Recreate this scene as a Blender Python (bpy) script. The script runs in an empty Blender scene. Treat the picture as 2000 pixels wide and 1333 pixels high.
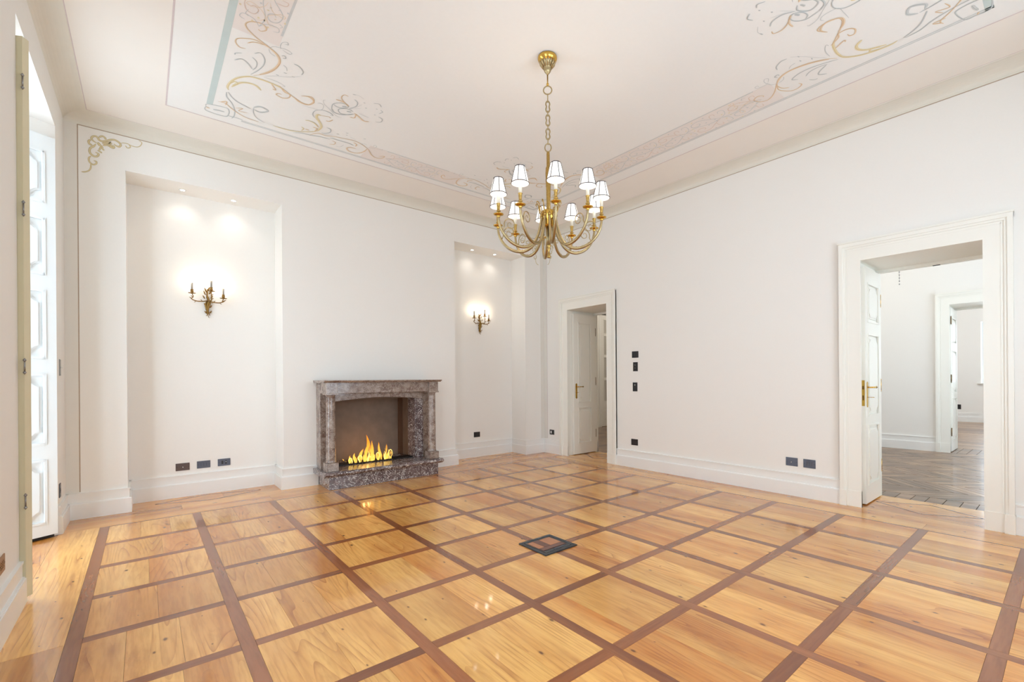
import bpy, bmesh, math, random
from mathutils import Vector, Matrix
random.seed(7)
sc = bpy.context.scene
COL = sc.collection
PI = math.pi

# ------------------------------------------------------------------ camera
F_PX, CX, CY = 901.2, 1060.0, 740.4
YAW, ROLL = 0.7124, -0.0073
cam_d = bpy.data.cameras.new('camera'); cam = bpy.data.objects.new('camera', cam_d); COL.objects.link(cam)
Rv = Vector((math.cos(YAW), -math.sin(YAW), 0)); Fv = Vector((math.sin(YAW), math.cos(YAW), 0)); Uv = Vector((0, 0, 1))
R2 = Rv*math.cos(ROLL) + Uv*math.sin(ROLL); U2 = -Rv*math.sin(ROLL) + Uv*math.cos(ROLL)
M = Matrix((( R2.x, U2.x, -Fv.x, 0), (R2.y, U2.y, -Fv.y, 0), (R2.z, U2.z, -Fv.z, 1.35), (0, 0, 0, 1)))
cam.matrix_world = M
cam_d.sensor_width = 36; cam_d.sensor_fit = 'HORIZONTAL'; cam_d.lens = F_PX/2000*36
cam_d.shift_x = (1000-CX)/2000; cam_d.shift_y = (CY-666.5)/2000
cam_d.clip_start = 0.02; cam_d.clip_end = 200
sc.camera = cam

# ------------------------------------------------------------------ sky, exposure
w = bpy.data.worlds.new('sky'); sc.world = w; w.use_nodes = True
nt = w.node_tree; bg = nt.nodes['Background']
bg.inputs['Color'].default_value = (0.76, 0.88, 1.0, 1); bg.inputs['Strength'].default_value = 9.0
vs = sc.view_settings; vs.view_transform = 'Standard'; vs.look = 'None'; vs.gamma = 1.0; vs.use_curve_mapping = False
vs.exposure = 0.13
cy = sc.cycles
cy.max_bounces = 10; cy.diffuse_bounces = 6; cy.glossy_bounces = 4; cy.transmission_bounces = 6; cy.transparent_max_bounces = 8
cy.sample_clamp_indirect = 6.0; cy.caustics_reflective = False; cy.caustics_refractive = False; cy.blur_glossy = 0.8

# ------------------------------------------------------------------ room measures (metres)
XL, XR, YB, YF = -0.585, 5.60, 6.446, -0.95     # main room faces
XR2 = 6.34                                       # far face of the right wall
XW = -1.05                                       # outside face of the left wall
YN = 6.86                                        # back of the niches
ZC = 4.0
NZ = 3.545                                       # niche top
N1 = (-0.135, 1.305); N2 = (3.735, 5.165)        # niches
D2Y = (0.48, 1.50); D1Y = (4.86, 5.85); DZ = 2.56
W1Y = (4.24, 5.90); W2Y = (0.15, 1.81); WZ = 3.62

# portals: light from the sky enters through these openings
def portal(loc, rot, sx, sy):
    l = bpy.data.lights.new('sky_portal', 'AREA'); l.shape = 'RECTANGLE'; l.size = sx; l.size_y = sy
    o = bpy.data.objects.new('sky_portal', l); COL.objects.link(o); o.location = loc; o.rotation_euler = rot
    l.cycles.is_portal = True
FRONT_WINDOWS = [(0.7, 2.1), (3.0, 4.4), (7.2, 8.5), (9.0, 10.3), (12.6, 13.9), (15.6, 16.9)]
for y0, y1 in (W1Y, W2Y): portal((XW-.02, (y0+y1)/2, WZ/2), (0, -PI/2, 0), WZ, y1-y0-.3)
for x0, x1 in FRONT_WINDOWS: portal(((x0+x1)/2, YF-.42, 1.95), (PI/2, 0, 0), x1-x0, 2.3)
portal((18.62, 1.15, 2.0), (0, PI/2, 0), 1.7, 1.15)

# ------------------------------------------------------------------ materials
MATS = {}
def mat(name):
    m = bpy.data.materials.new(name); m.use_nodes = True; MATS[name] = m
    return m, m.node_tree, m.node_tree.nodes['Principled BSDF']
def srgb(r, g, b):
    f = lambda c: (c/255/12.92) if c/255 <= .04045 else ((c/255+.055)/1.055)**2.4
    return (f(r), f(g), f(b), 1)
def plain(name, col, rough=.5, metal=0, bump=0, scale=40, coat=0, var=0, emis=None, es=0):
    m, t, b = mat(name)
    b.inputs['Base Color'].default_value = col; b.inputs['Roughness'].default_value = rough; b.inputs['Metallic'].default_value = metal
    if coat: b.inputs['Coat Weight'].default_value = coat; b.inputs['Coat Roughness'].default_value = .1
    if emis: b.inputs['Emission Color'].default_value = emis; b.inputs['Emission Strength'].default_value = es
    g = t.nodes.new('ShaderNodeNewGeometry'); n = t.nodes.new('ShaderNodeTexNoise'); n.inputs['Scale'].default_value = scale
    n.inputs['Detail'].default_value = 5
    t.links.new(g.outputs['Position'], n.inputs['Vector'])
    if var:
        mx = t.nodes.new('ShaderNodeMix'); mx.data_type = 'RGBA'
        mx.inputs[6].default_value = tuple(c*(1-var) for c in col[:3])+(1,); mx.inputs[7].default_value = tuple(min(1, c*(1+var)) for c in col[:3])+(1,)
        t.links.new(n.outputs['Fac'], mx.inputs[0]); t.links.new(mx.outputs[2], b.inputs['Base Color'])
    if bump:
        bp = t.nodes.new('ShaderNodeBump'); bp.inputs['Strength'].default_value = bump; bp.inputs['Distance'].default_value = .002
        t.links.new(n.outputs['Fac'], bp.inputs['Height']); t.links.new(bp.outputs['Normal'], b.inputs['Normal'])
    return m
wall_m = plain('wall_plaster', srgb(238, 236, 232), .75, bump=.06, scale=60, var=.012)
niche_m = wall_m
ceil_m = plain('ceiling_plaster', srgb(238, 238, 236), .8, bump=.05, scale=30, var=.015)
zone_m = plain('ceiling_peach_paint', srgb(238, 233, 226), .8, var=.02, scale=3)
band_m = plain('ceiling_band_paint', srgb(234, 228, 224), .8, var=.04, scale=5)
grey_m = plain('grey_green_paint', srgb(226, 223, 213), .75, bump=.05, var=.03, scale=6)
strip_grey_m = plain('pale_grey_paint', srgb(226, 223, 216), .75, var=.02, scale=6)
shaded_enamel_m = plain('shaded_shutter_enamel', srgb(216, 208, 178), .45)  # near shutter: shade on its unlit edge put into a darker colour
line_m = plain('brown_line_paint', srgb(176, 158, 140), .8, var=.1)
line2_m = plain('lilac_line_paint', srgb(212, 200, 200), .8, var=.05)
teal_m = plain('teal_band_paint', srgb(198, 212, 211), .8, var=.05, scale=8)
white_line_m = plain('white_line_paint', srgb(246, 246, 244), .8)
trim_m = plain('skirting_enamel', srgb(238, 238, 236), .35, bump=.02)
door_m = plain('door_enamel', srgb(240, 238, 230), .3, bump=.02)
casing_m = plain('casing_enamel', srgb(241, 240, 233), .35, bump=.02)
shutter_m = plain('shutter_enamel', srgb(226, 230, 231), .35)
orange_m = plain('painted_ochre', srgb(231, 211, 184), .8, var=.08, scale=25)
yellow_m = plain('painted_straw', srgb(230, 218, 182), .8, var=.08, scale=25)
blue_m = plain('painted_slate', srgb(205, 209, 209), .8, var=.08, scale=25)
olive_m = plain('painted_olive', srgb(214, 200, 160), .8, var=.12, scale=40)
wdark_m = plain('painted_umber', srgb(184, 166, 128), .8, var=.1, scale=40)
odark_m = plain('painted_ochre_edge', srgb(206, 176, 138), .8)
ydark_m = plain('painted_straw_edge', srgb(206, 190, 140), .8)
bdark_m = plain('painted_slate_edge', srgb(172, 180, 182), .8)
rose_m = plain('painted_rose', srgb(222, 204, 192), .8, var=.08, scale=25)
brass_m = plain('polished_brass', srgb(212, 172, 84), .22, 1, bump=.2, scale=120, var=.15)
abrass_m = plain('antique_brass', srgb(172, 154, 116), .34, 1, bump=.5, scale=160, var=.35)
dbrass_m = plain('dark_bronze', srgb(128, 98, 58), .38, 1, bump=.5, scale=120, var=.4)
gilt_m = plain('gilt_bronze', srgb(174, 142, 80), .34, 1, bump=.5, scale=90, var=.5)
sconce_m = plain('dark_gilt_bronze', srgb(140, 108, 58), .36, 1, bump=.5, scale=90, var=.5)
sleeve_m = plain('shaded_candle_sleeve', srgb(150, 144, 136), .6, var=.05)  # sconce sleeves: shadow on the candle fronts put into the grey
candle_m = plain('candle_sleeve_white', srgb(238, 232, 214), .5, var=.05)
trimgrey_m = plain('shade_trim_grey', srgb(84, 78, 82), .7, var=.1)
plate_m = plain('anthracite_plate', srgb(92, 96, 108), .35, .6, var=.1, scale=60)
plateb_m = plain('bronze_plate', srgb(96, 82, 78), .35, .6, var=.12, scale=60)
platek_m = plain('black_plate', srgb(48, 46, 48), .4, .3, var=.12, scale=60)
plated_m = plain('antique_gold_plate', srgb(150, 112, 78), .4, .5, var=.12, scale=60)
module_m = plain('black_module', srgb(28, 28, 32), .35)
white_m = plain('white_insert', srgb(235, 235, 235), .4)
slate_m = plain('floor_box_metal', srgb(66, 72, 80), .35, .7, bump=.3, scale=80, var=.25)
steel_m = plain('steel', srgb(150, 150, 150), .3, 1)
soot_m = plain('black_steel', srgb(28, 25, 24), .5, .4, var=.2)
log_m = plain('ceramic_log', srgb(120, 84, 56), .9, bump=.8, scale=30, var=.5)
fire_back_m = plain('firebox_render', srgb(130, 117, 107), .85, bump=.3, scale=9, var=.22)
rusty_shade_m = plain('firebox_corner_shading', srgb(100, 72, 52), .8, bump=.2, scale=12, var=.2)  # dark rusty shading of the firebox corner put into the colour
cabin_m = plain('joint_dark', srgb(70, 46, 28), .8)
ext_m = plain('outside_render', srgb(200, 196, 188), .9)
stone_m = plain('window_sill_stone', srgb(222, 220, 214), .4)

def emission(name, col, s):
    m = bpy.data.materials.new(name); m.use_nodes = True; t = m.node_tree; t.nodes.clear()
    o = t.nodes.new('ShaderNodeOutputMaterial'); e = t.nodes.new('ShaderNodeEmission')
    e.inputs[0].default_value = col; e.inputs[1].default_value = s; t.links.new(e.outputs[0], o.inputs[0]); return m
bulb_m = emission('lit_bulb', (1, .86, .62, 1), 14)
led_m = emission('lit_led', (1, .93, .82, 1), 25)
led_green_m = emission('indicator', (1, 1, 1, 1), 1.2)
# lit fabric shade: diffuse/translucent cloth with the lamp's own glow
m, t, b = mat('lit_shade_cloth')
b.inputs['Base Color'].default_value = srgb(250, 246, 240); b.inputs['Roughness'].default_value = .9
b.inputs['Emission Color'].default_value = (1, .95, .90, 1); b.inputs['Emission Strength'].default_value = 0.75
shade_m = m
# glass
m = bpy.data.materials.new('window_glass'); m.use_nodes = True; t = m.node_tree; t.nodes.clear()
o = t.nodes.new('ShaderNodeOutputMaterial'); mx = t.nodes.new('ShaderNodeMixShader'); tr = t.nodes.new('ShaderNodeBsdfTransparent'); gl = t.nodes.new('ShaderNodeBsdfGlossy')
gl.inputs['Roughness'].default_value = .02; tr.inputs[0].default_value = (.97, .98, .98, 1); mx.inputs[0].default_value = .07
t.links.new(tr.outputs[0], mx.inputs[1]); t.links.new(gl.outputs[0], mx.inputs[2]); t.links.new(mx.outputs[0], o.inputs[0]); glass_m = m
m = bpy.data.materials.new('obscured_glass'); m.use_nodes = True; b = m.node_tree.nodes['Principled BSDF']
b.inputs['Base Color'].default_value = srgb(196, 192, 182); b.inputs['Roughness'].default_value = .15; frost_m = m
# flame: glows, brighter towards the base
def flame_mat(name, c0, c1, s):
    m = bpy.data.materials.new(name); m.use_nodes = True; t = m.node_tree; t.nodes.clear()
    o = t.nodes.new('ShaderNodeOutputMaterial'); e = t.nodes.new('ShaderNodeEmission'); g = t.nodes.new('ShaderNodeNewGeometry')
    sp = t.nodes.new('ShaderNodeSeparateXYZ'); mr = t.nodes.new('ShaderNodeMapRange'); mr.inputs[1].default_value = .22; mr.inputs[2].default_value = .52
    cr = t.nodes.new('ShaderNodeValToRGB'); cr.color_ramp.elements[0].color = c0; cr.color_ramp.elements[1].color = c1
    tr = t.nodes.new('ShaderNodeBsdfTransparent'); mx = t.nodes.new('ShaderNodeMixShader')
    n = t.nodes.new('ShaderNodeTexNoise'); n.inputs['Scale'].default_value = 22; n.inputs['Detail'].default_value = 2
    mp = t.nodes.new('ShaderNodeMapping'); mp.inputs['Scale'].default_value = (1, 1, .35)
    r2 = t.nodes.new('ShaderNodeMapRange'); r2.inputs[1].default_value = .38; r2.inputs[2].default_value = .56
    t.links.new(g.outputs['Position'], sp.inputs[0]); t.links.new(sp.outputs['Z'], mr.inputs[0]); t.links.new(mr.outputs[0], cr.inputs[0]); t.links.new(cr.outputs[0], e.inputs[0])
    t.links.new(g.outputs['Position'], mp.inputs[0]); t.links.new(mp.outputs[0], n.inputs[0]); t.links.new(n.outputs['Fac'], r2.inputs[0])
    t.links.new(r2.outputs[0], mx.inputs[0]); t.links.new(tr.outputs[0], mx.inputs[1]); t.links.new(e.outputs[0], mx.inputs[2]); t.links.new(mx.outputs[0], o.inputs[0])
    e.inputs[1].default_value = s; return m
flame_m = flame_mat('flame', (1, .62, .10, 1), (1, .26, .02, 1), 1.5)
flame2_m = emission('flame_core', (1, .66, .16, 1), 1.9)

def wood(name, c_dark, c_light, along_y=True, knots=True, rough=.25, coat=.5, tone=.14, kn=1.0, fig=.62):
    m, t, b = mat(name); N = t.nodes; L = t.links
    g = N.new('ShaderNodeNewGeometry'); oi = N.new('ShaderNodeObjectInfo')
    off = N.new('ShaderNodeVectorMath'); off.operation = 'SCALE'; off.inputs[0].default_value = (37, 19, 5); L.new(oi.outputs['Random'], off.inputs['Scale'])
    ad = N.new('ShaderNodeVectorMath'); L.new(g.outputs['Position'], ad.inputs[0]); L.new(off.outputs[0], ad.inputs[1])
    mp = N.new('ShaderNodeMapping'); mp.inputs['Scale'].default_value = (1, .085, 1) if along_y else (.085, 1, 1)
    L.new(ad.outputs[0], mp.inputs[0])
    # broad figure: contour lines of a stretched noise field = cathedral grain
    n1 = N.new('ShaderNodeTexNoise'); n1.inputs['Scale'].default_value = 3.6; n1.inputs['Detail'].default_value = 1.5; n1.inputs['Roughness'].default_value = .45
    L.new(mp.outputs[0], n1.inputs[0])
    mu = N.new('ShaderNodeMath'); mu.operation = 'MULTIPLY'; mu.inputs[1].default_value = 26; L.new(n1.outputs['Fac'], mu.inputs[0])
    fr = N.new('ShaderNodeMath'); fr.operation = 'FRACT'; L.new(mu.outputs[0], fr.inputs[0])
    pw = N.new('ShaderNodeMath'); pw.operation = 'POWER'; pw.inputs[1].default_value = 5; L.new(fr.outputs[0], pw.inputs[0])
    n2 = N.new('ShaderNodeTexNoise'); n2.inputs['Scale'].default_value = 60; n2.inputs['Detail'].default_value = 3; L.new(mp.outputs[0], n2.inputs[0])
    n3 = N.new('ShaderNodeTexNoise'); n3.inputs['Scale'].default_value = 3.2; n3.inputs['Detail'].default_value = 3; L.new(mp.outputs[0], n3.inputs[0])
    base = N.new('ShaderNodeMix'); base.data_type = 'RGBA'; base.inputs[6].default_value = c_dark; base.inputs[7].default_value = c_light
    mr = N.new('ShaderNodeMapRange'); mr.inputs[1].default_value = .36; mr.inputs[2].default_value = .62; L.new(n3.outputs['Fac'], mr.inputs[0]); L.new(mr.outputs[0], base.inputs[0])
    gr = N.new('ShaderNodeMix'); gr.data_type = 'RGBA'; gr.blend_type = 'MULTIPLY'
    f1 = N.new('ShaderNodeMath'); f1.operation = 'MULTIPLY'; f1.inputs[1].default_value = fig
    gm = N.new('ShaderNodeMapRange'); gm.inputs[1].default_value = .42; gm.inputs[2].default_value = .62; L.new(n2.outputs['Fac'], gm.inputs[0])
    f0 = N.new('ShaderNodeMath'); f0.operation = 'MULTIPLY'; L.new(pw.outputs[0], f0.inputs[0]); 
    ms = N.new('ShaderNodeTexNoise'); ms.inputs['Scale'].default_value = 2.1; L.new(ad.outputs[0], ms.inputs[0])
    mm = N.new('ShaderNodeMapRange'); mm.inputs[1].default_value = .42; mm.inputs[2].default_value = .6; L.new(ms.outputs['Fac'], mm.inputs[0]); L.new(mm.outputs[0], f0.inputs[1])
    L.new(f0.outputs[0], f1.inputs[0]); L.new(f1.outputs[0], gr.inputs[0]); L.new(base.outputs[2], gr.inputs[6]); gr.inputs[7].default_value = tuple(c*.62 for c in c_dark[:3])+(1,)
    g2 = N.new('ShaderNodeMix'); g2.data_type = 'RGBA'; g2.blend_type = 'MULTIPLY'
    f2 = N.new('ShaderNodeMath'); f2.operation = 'MULTIPLY'; f2.inputs[1].default_value = .30; L.new(gm.outputs[0], f2.inputs[0]); L.new(f2.outputs[0], g2.inputs[0])
    L.new(gr.outputs[2], g2.inputs[6]); g2.inputs[7].default_value = (.55, .42, .3, 1)
    if knots:
        ms2 = N.new('ShaderNodeMapping'); ms2.inputs['Scale'].default_value = (1, .22, 1) if along_y else (.22, 1, 1); L.new(ad.outputs[0], ms2.inputs[0])
        n4 = N.new('ShaderNodeTexNoise'); n4.inputs['Scale'].default_value = 7; n4.inputs['Detail'].default_value = 6; n4.inputs['Roughness'].default_value = .65; L.new(ms2.outputs[0], n4.inputs[0])
        r4 = N.new('ShaderNodeMapRange'); r4.inputs[1].default_value = .58; r4.inputs[2].default_value = .74; r4.inputs[4].default_value = .55; L.new(n4.outputs['Fac'], r4.inputs[0])
        g3 = N.new('ShaderNodeMix'); g3.data_type = 'RGBA'; g3.blend_type = 'MULTIPLY'; L.new(r4.outputs[0], g3.inputs[0]); L.new(g2.outputs[2], g3.inputs[6]); g3.inputs[7].default_value = (.5, .34, .24, 1); g2 = g3
    # per-board tone
    hv = N.new('ShaderNodeHueSaturation'); tn = N.new('ShaderNodeMapRange'); tn.inputs[3].default_value = 1-tone; tn.inputs[4].default_value = 1+tone*.6
    L.new(oi.outputs['Random'], tn.inputs[0]); L.new(tn.outputs[0], hv.inputs['Value']); L.new(g2.outputs[2], hv.inputs['Color'])
    out = hv.outputs[0]
    if knots:
        mk = N.new('ShaderNodeMapping'); mk.inputs['Scale'].default_value = (2.5, 1.25, .001) if along_y else (1.25, 2.5, .001)
        wob = N.new('ShaderNodeTexNoise'); wob.inputs['Scale'].default_value = 9
        L.new(ad.outputs[0], wob.inputs[0]); wa = N.new('ShaderNodeVectorMath'); wa.operation = 'MULTIPLY_ADD'; wa.inputs[1].default_value = (.02, .02, 0)
        L.new(wob.outputs['Color'], wa.inputs[0]); L.new(ad.outputs[0], wa.inputs[2]); L.new(wa.outputs[0], mk.inputs[0])
        v = N.new('ShaderNodeTexVoronoi'); v.voronoi_dimensions = '2D'; v.inputs['Scale'].default_value = 1.75; L.new(mk.outputs[0], v.inputs['Vector'])
        sx = N.new('ShaderNodeSeparateXYZ'); L.new(v.outputs['Color'], sx.inputs[0])
        sz = N.new('ShaderNodeMapRange'); sz.inputs[1].default_value = .25; sz.inputs[2].default_value = 1; sz.inputs[3].default_value = 0; sz.inputs[4].default_value = .078*kn; L.new(sx.outputs[0], sz.inputs[0])
        sm = N.new('ShaderNodeMath'); sm.operation = 'MAXIMUM'; sm.inputs[1].default_value = .0004; L.new(sz.outputs[0], sm.inputs[0])
        lt = N.new('ShaderNodeMath'); lt.operation = 'DIVIDE'; L.new(v.outputs['Distance'], lt.inputs[0]); L.new(sm.outputs[0], lt.inputs[1])
        cr = N.new('ShaderNodeValToRGB'); e = cr.color_ramp.elements
        e[0].position = .0; e[0].color = (.97, .97, .97, 1); e[1].position = 1; e[1].color = (0, 0, 0, 1); e.new(.42).color = (.8, .8, .8, 1); e.new(.6).color = (.25, .25, .25, 1)
        L.new(lt.outputs[0], cr.inputs[0])
        km = N.new('ShaderNodeMix'); km.data_type = 'RGBA'; km.blend_type = 'MULTIPLY'; L.new(cr.outputs[0], km.inputs[0]); L.new(out, km.inputs[6]); km.inputs[7].default_value = (.17, .10, .07, 1)
        out = km.outputs[2]
    L.new(out, b.inputs['Base Color'])
    b.inputs['Roughness'].default_value = rough; b.inputs['Coat Weight'].default_value = coat; b.inputs['Coat Roughness'].default_value = .055
    bp = N.new('ShaderNodeBump'); bp.inputs['Strength'].default_value = .05; bp.inputs['Distance'].default_value = .001; L.new(n2.outputs['Fac'], bp.inputs['Height']); L.new(bp.outputs[0], b.inputs['Normal'])
    wv = N.new('ShaderNodeTexNoise'); wv.inputs['Scale'].default_value = 1.6; L.new(g.outputs['Position'], wv.inputs[0])
    b2 = N.new('ShaderNodeBump'); b2.inputs['Strength'].default_value = .12; b2.inputs['Distance'].default_value = .004; L.new(wv.outputs['Fac'], b2.inputs['Height']); L.new(b2.outputs[0], b.inputs['Coat Normal'])
    return m
pine_m = wood('pine_along_y', srgb(202, 130, 58), srgb(238, 182, 102))
pinex_m = wood('pine_along_x', srgb(200, 126, 54), srgb(232, 170, 90), along_y=False)
strip_m = wood('walnut_strip_y', srgb(126, 68, 32), srgb(156, 92, 50), knots=False, tone=.12, fig=.12)
stripx_m = wood('walnut_strip_x', srgb(126, 68, 32), srgb(156, 92, 50), along_y=False, knots=False, tone=.12, fig=.12)
oak_m = wood('weathered_oak', srgb(112, 84, 62), srgb(162, 130, 100), rough=.32, coat=.25, tone=.42, knots=False)

# breccia marble
def marble(name, base1, base2, fleck, vein, sc_=1.0):
    m, t, b = mat(name); N = t.nodes; L = t.links
    g = N.new('ShaderNodeNewGeometry')
    n = N.new('ShaderNodeTexNoise'); n.inputs['Scale'].default_value = 14*sc_; n.inputs['Detail'].default_value = 8; n.inputs['Roughness'].default_value = .65; n.inputs['Distortion'].default_value = .6; L.new(g.outputs['Position'], n.inputs[0])
    mx = N.new('ShaderNodeMix'); mx.data_type = 'RGBA'; mx.inputs[6].default_value = base1; mx.inputs[7].default_value = base2
    r = N.new('ShaderNodeMapRange'); r.inputs[1].default_value = .4; r.inputs[2].default_value = .6; L.new(n.outputs['Fac'], r.inputs[0]); L.new(r.outputs[0], mx.inputs[0])
    v = N.new('ShaderNodeTexVoronoi'); v.inputs['Scale'].default_value = 105*sc_; v.inputs['Randomness'].default_value = 1
    wa = N.new('ShaderNodeVectorMath'); wa.operation = 'MULTIPLY_ADD'; wa.inputs[1].default_value = (.12, .12, .12); L.new(n.outputs['Color'], wa.inputs[0]); L.new(g.outputs['Position'], wa.inputs[2]); L.new(wa.outputs[0], v.inputs['Vector'])
    s = N.new('ShaderNodeSeparateXYZ'); L.new(v.outputs['Color'], s.inputs[0])
    gt = N.new('ShaderNodeMath'); gt.operation = 'GREATER_THAN'; gt.inputs[1].default_value = .76; L.new(s.outputs[0], gt.inputs[0])
    ls = N.new('ShaderNodeMath'); ls.operation = 'LESS_THAN'; ls.inputs[1].default_value = .42; L.new(v.outputs['Distance'], ls.inputs[0])
    mu = N.new('ShaderNodeMath'); mu.operation = 'MULTIPLY'; L.new(gt.outputs[0], mu.inputs[0]); L.new(ls.outputs[0], mu.inputs[1])
    m2 = N.new('ShaderNodeMix'); m2.data_type = 'RGBA'; m2.inputs[7].default_value = fleck; L.new(mu.outputs[0], m2.inputs[0]); L.new(mx.outputs[2], m2.inputs[6])
    n2 = N.new('ShaderNodeTexNoise'); n2.inputs['Scale'].default_value = 7*sc_; n2.inputs['Detail'].default_value = 6; n2.inputs['Distortion'].default_value = 2.2; L.new(g.outputs['Position'], n2.inputs[0])
    cr = N.new('ShaderNodeValToRGB'); e = cr.color_ramp.elements; e[0].position = .485; e[0].color = (0, 0, 0, 1); e[1].position = .515; e[1].color = (0, 0, 0, 1); e.new(.5).color = (vein, vein, vein, 1)
    L.new(n2.outputs['Fac'], cr.inputs[0])
    m3 = N.new('ShaderNodeMix'); m3.data_type = 'RGBA'; m3.inputs[7].default_value = fleck; L.new(cr.outputs[0], m3.inputs[0]); L.new(m2.outputs[2], m3.inputs[6])
    L.new(m3.outputs[2], b.inputs['Base Color']); b.inputs['Roughness'].default_value = .25
    b.inputs['Coat Weight'].default_value = .3
    return m
marble_m = marble('brown_breccia_marble', srgb(116, 94, 84), srgb(158, 144, 134), srgb(196, 186, 178), .5)
marble2_m = marble('purple_breccia_marble', srgb(82, 66, 68), srgb(122, 106, 104), srgb(226, 222, 220), 1.0, .8)

# ------------------------------------------------------------------ mesh helpers
class MB:
    """collects shapes into one mesh"""
    def __init__(self): self.bm = bmesh.new()
    def box(self, x0, x1, y0, y1, z0, z1, bev=0, rot=None, mi=0):
        r = bmesh.ops.create_cube(self.bm, size=1)
        vs_ = r['verts']; S = Matrix.Diagonal((x1-x0, y1-y0, z1-z0, 1)); T = Matrix.Translation(((x0+x1)/2, (y0+y1)/2, (z0+z1)/2))
        bmesh.ops.transform(self.bm, matrix=T@S, verts=vs_)
        if mi:
            for f in {f for v in vs_ for f in v.link_faces}: f.material_index = mi
        if bev:
            ed = list({e for v in vs_ for e in v.link_edges})
            bmesh.ops.bevel(self.bm, geom=ed, offset=bev, segments=1, affect='EDGES', profile=.5)
        return self
    def face(self, pts):
        vs_ = [self.bm.verts.new(p) for p in pts]; return self.bm.faces.new(vs_)
    def prism(self, poly, axis, a0, a1):
        """poly: 2-D points; extruded along axis 'x','y' or 'z' from a0 to a1"""
        def P(p, a):
            return {'x': (a, p[0], p[1]), 'y': (p[0], a, p[1]), 'z': (p[0], p[1], a)}[axis]
        A = [self.bm.verts.new(P(p, a0)) for p in poly]; B = [self.bm.verts.new(P(p, a1)) for p in poly]
        n = len(poly)
        for i in range(n): self.bm.faces.new((A[i], A[(i+1) % n], B[(i+1) % n], B[i]))
        self.bm.faces.new(A); self.bm.faces.new(B[::-1]); return self
    def lathe(self, prof, c=(0, 0, 0), n=20, M=None, cap=True):
        rings = []
        for r, z in prof:
            rings.append([self.bm.verts.new((c[0]+r*math.cos(2*PI*k/n), c[1]+r*math.sin(2*PI*k/n), c[2]+z)) for k in range(n)])
        fs = []
        for a, b_ in zip(rings, rings[1:]):
            for k in range(n): fs.append(self.bm.faces.new((a[k], a[(k+1) % n], b_[(k+1) % n], b_[k])))
        if cap: fs.append(self.bm.faces.new(rings[0][::-1])); fs.append(self.bm.faces.new(rings[-1]))
        for f in fs: f.smooth = True
        if M is not None: bmesh.ops.transform(self.bm, matrix=M, verts=[v for r in rings for v in r])
        return self
    def tube(self, pts, rad, n=8, flat=1.0):
        pts = [Vector(p) for p in pts]; N = len(pts)
        rad = rad if isinstance(rad, (list, tuple)) else [rad]*N
        rings = []; up = Vector((0.13, 0.21, 1)).normalized(); prev = None
        for i, p in enumerate(pts):
            d = (pts[min(i+1, N-1)]-pts[max(i-1, 0)]).normalized()
            if prev is None:
                a = d.cross(up); 
                if a.length < .05: a = d.cross(Vector((1, 0, 0)))
            else: a = prev - d*prev.dot(d)
            a.normalize(); prev = a; b_ = d.cross(a).normalized()
            rings.append([self.bm.verts.new(p+a*rad[i]*math.cos(2*PI*k/n)+b_*rad[i]*flat*math.sin(2*PI*k/n)) for k in range(n)])
        for a, b_ in zip(rings, rings[1:]):
            for k in range(n):
                f = self.bm.faces.new((a[k], a[(k+1) % n], b_[(k+1) % n], b_[k])); f.smooth = True
        self.bm.faces.new(rings[0][::-1]); self.bm.faces.new(rings[-1]); return self
    def build(self, name, material, parent=None, link=True):
        bmesh.ops.recalc_face_normals(self.bm, faces=self.bm.faces)
        me = bpy.data.meshes.new(name); self.bm.to_mesh(me); self.bm.free()
        for m_ in (material if isinstance(material, (list, tuple)) else [material]): me.materials.append(m_)
        o = bpy.data.objects.new(name, me)
        if link: COL.objects.link(o)
        if parent: o.parent = parent
        return o
def catmull(pts, sub=5, closed=False):
    P = [Vector(p) for p in pts]; out = []
    n = len(P)
    for i in range(n-1):
        p0 = P[max(i-1, 0)]; p1 = P[i]; p2 = P[i+1]; p3 = P[min(i+2, n-1)]
        for k in range(sub):
            t_ = k/sub; out.append(.5*((2*p1)+(-p0+p2)*t_+(2*p0-5*p1+4*p2-p3)*t_**2+(-p0+3*p1-3*p2+p3)*t_**3))
    out.append(P[-1]); return out
def empty(name, loc=(0, 0, 0), rz=0):
    o = bpy.data.objects.new(name, None); COL.objects.link(o); o.location = loc; o.rotation_euler = (0, 0, rz); o.empty_display_size = .1; return o
def tag(o, label=None, cat=None, group=None, kind=None):
    if label: o['label'] = label
    if cat: o['category'] = cat
    if group: o['group'] = group
    if kind: o['kind'] = kind
    return o
def struct(o, label=None, cat=None):
    return tag(o, label, cat, None, 'structure')
def instance(me, name, parent, loc=(0, 0, 0), rot=(0, 0, 0), scale=None):
    o = bpy.data.objects.new(name, me); COL.objects.link(o); o.parent = parent; o.location = loc; o.rotation_euler = rot
    if scale: o.scale = scale
    return o

# ================================================================== ROOM SHELL
T = 0.5
def wall(name, boxes=(), prisms=(), m_=None):
    b_ = MB()
    for q in boxes: b_.box(*q)
    for poly, z0, z1 in prisms: b_.prism(poly, 'z', z0, z1)
    return struct(b_.build(name, m_ or wall_m))
YO = 7.3
wall_back = wall('wall_back', [(XL, N1[0], YB, YO, 0, ZC), (N1[1], N2[0], YB, YO, 0, ZC), (N2[1], XR, YB, YO, 0, ZC),
    (N1[0], N1[1], YB, YO, NZ, ZC), (N2[0], N2[1], YB, YO, NZ, ZC), (N1[0], N1[1], YN, YO, 0, NZ), (N2[0], N2[1], YN, YO, 0, NZ)])
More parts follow.
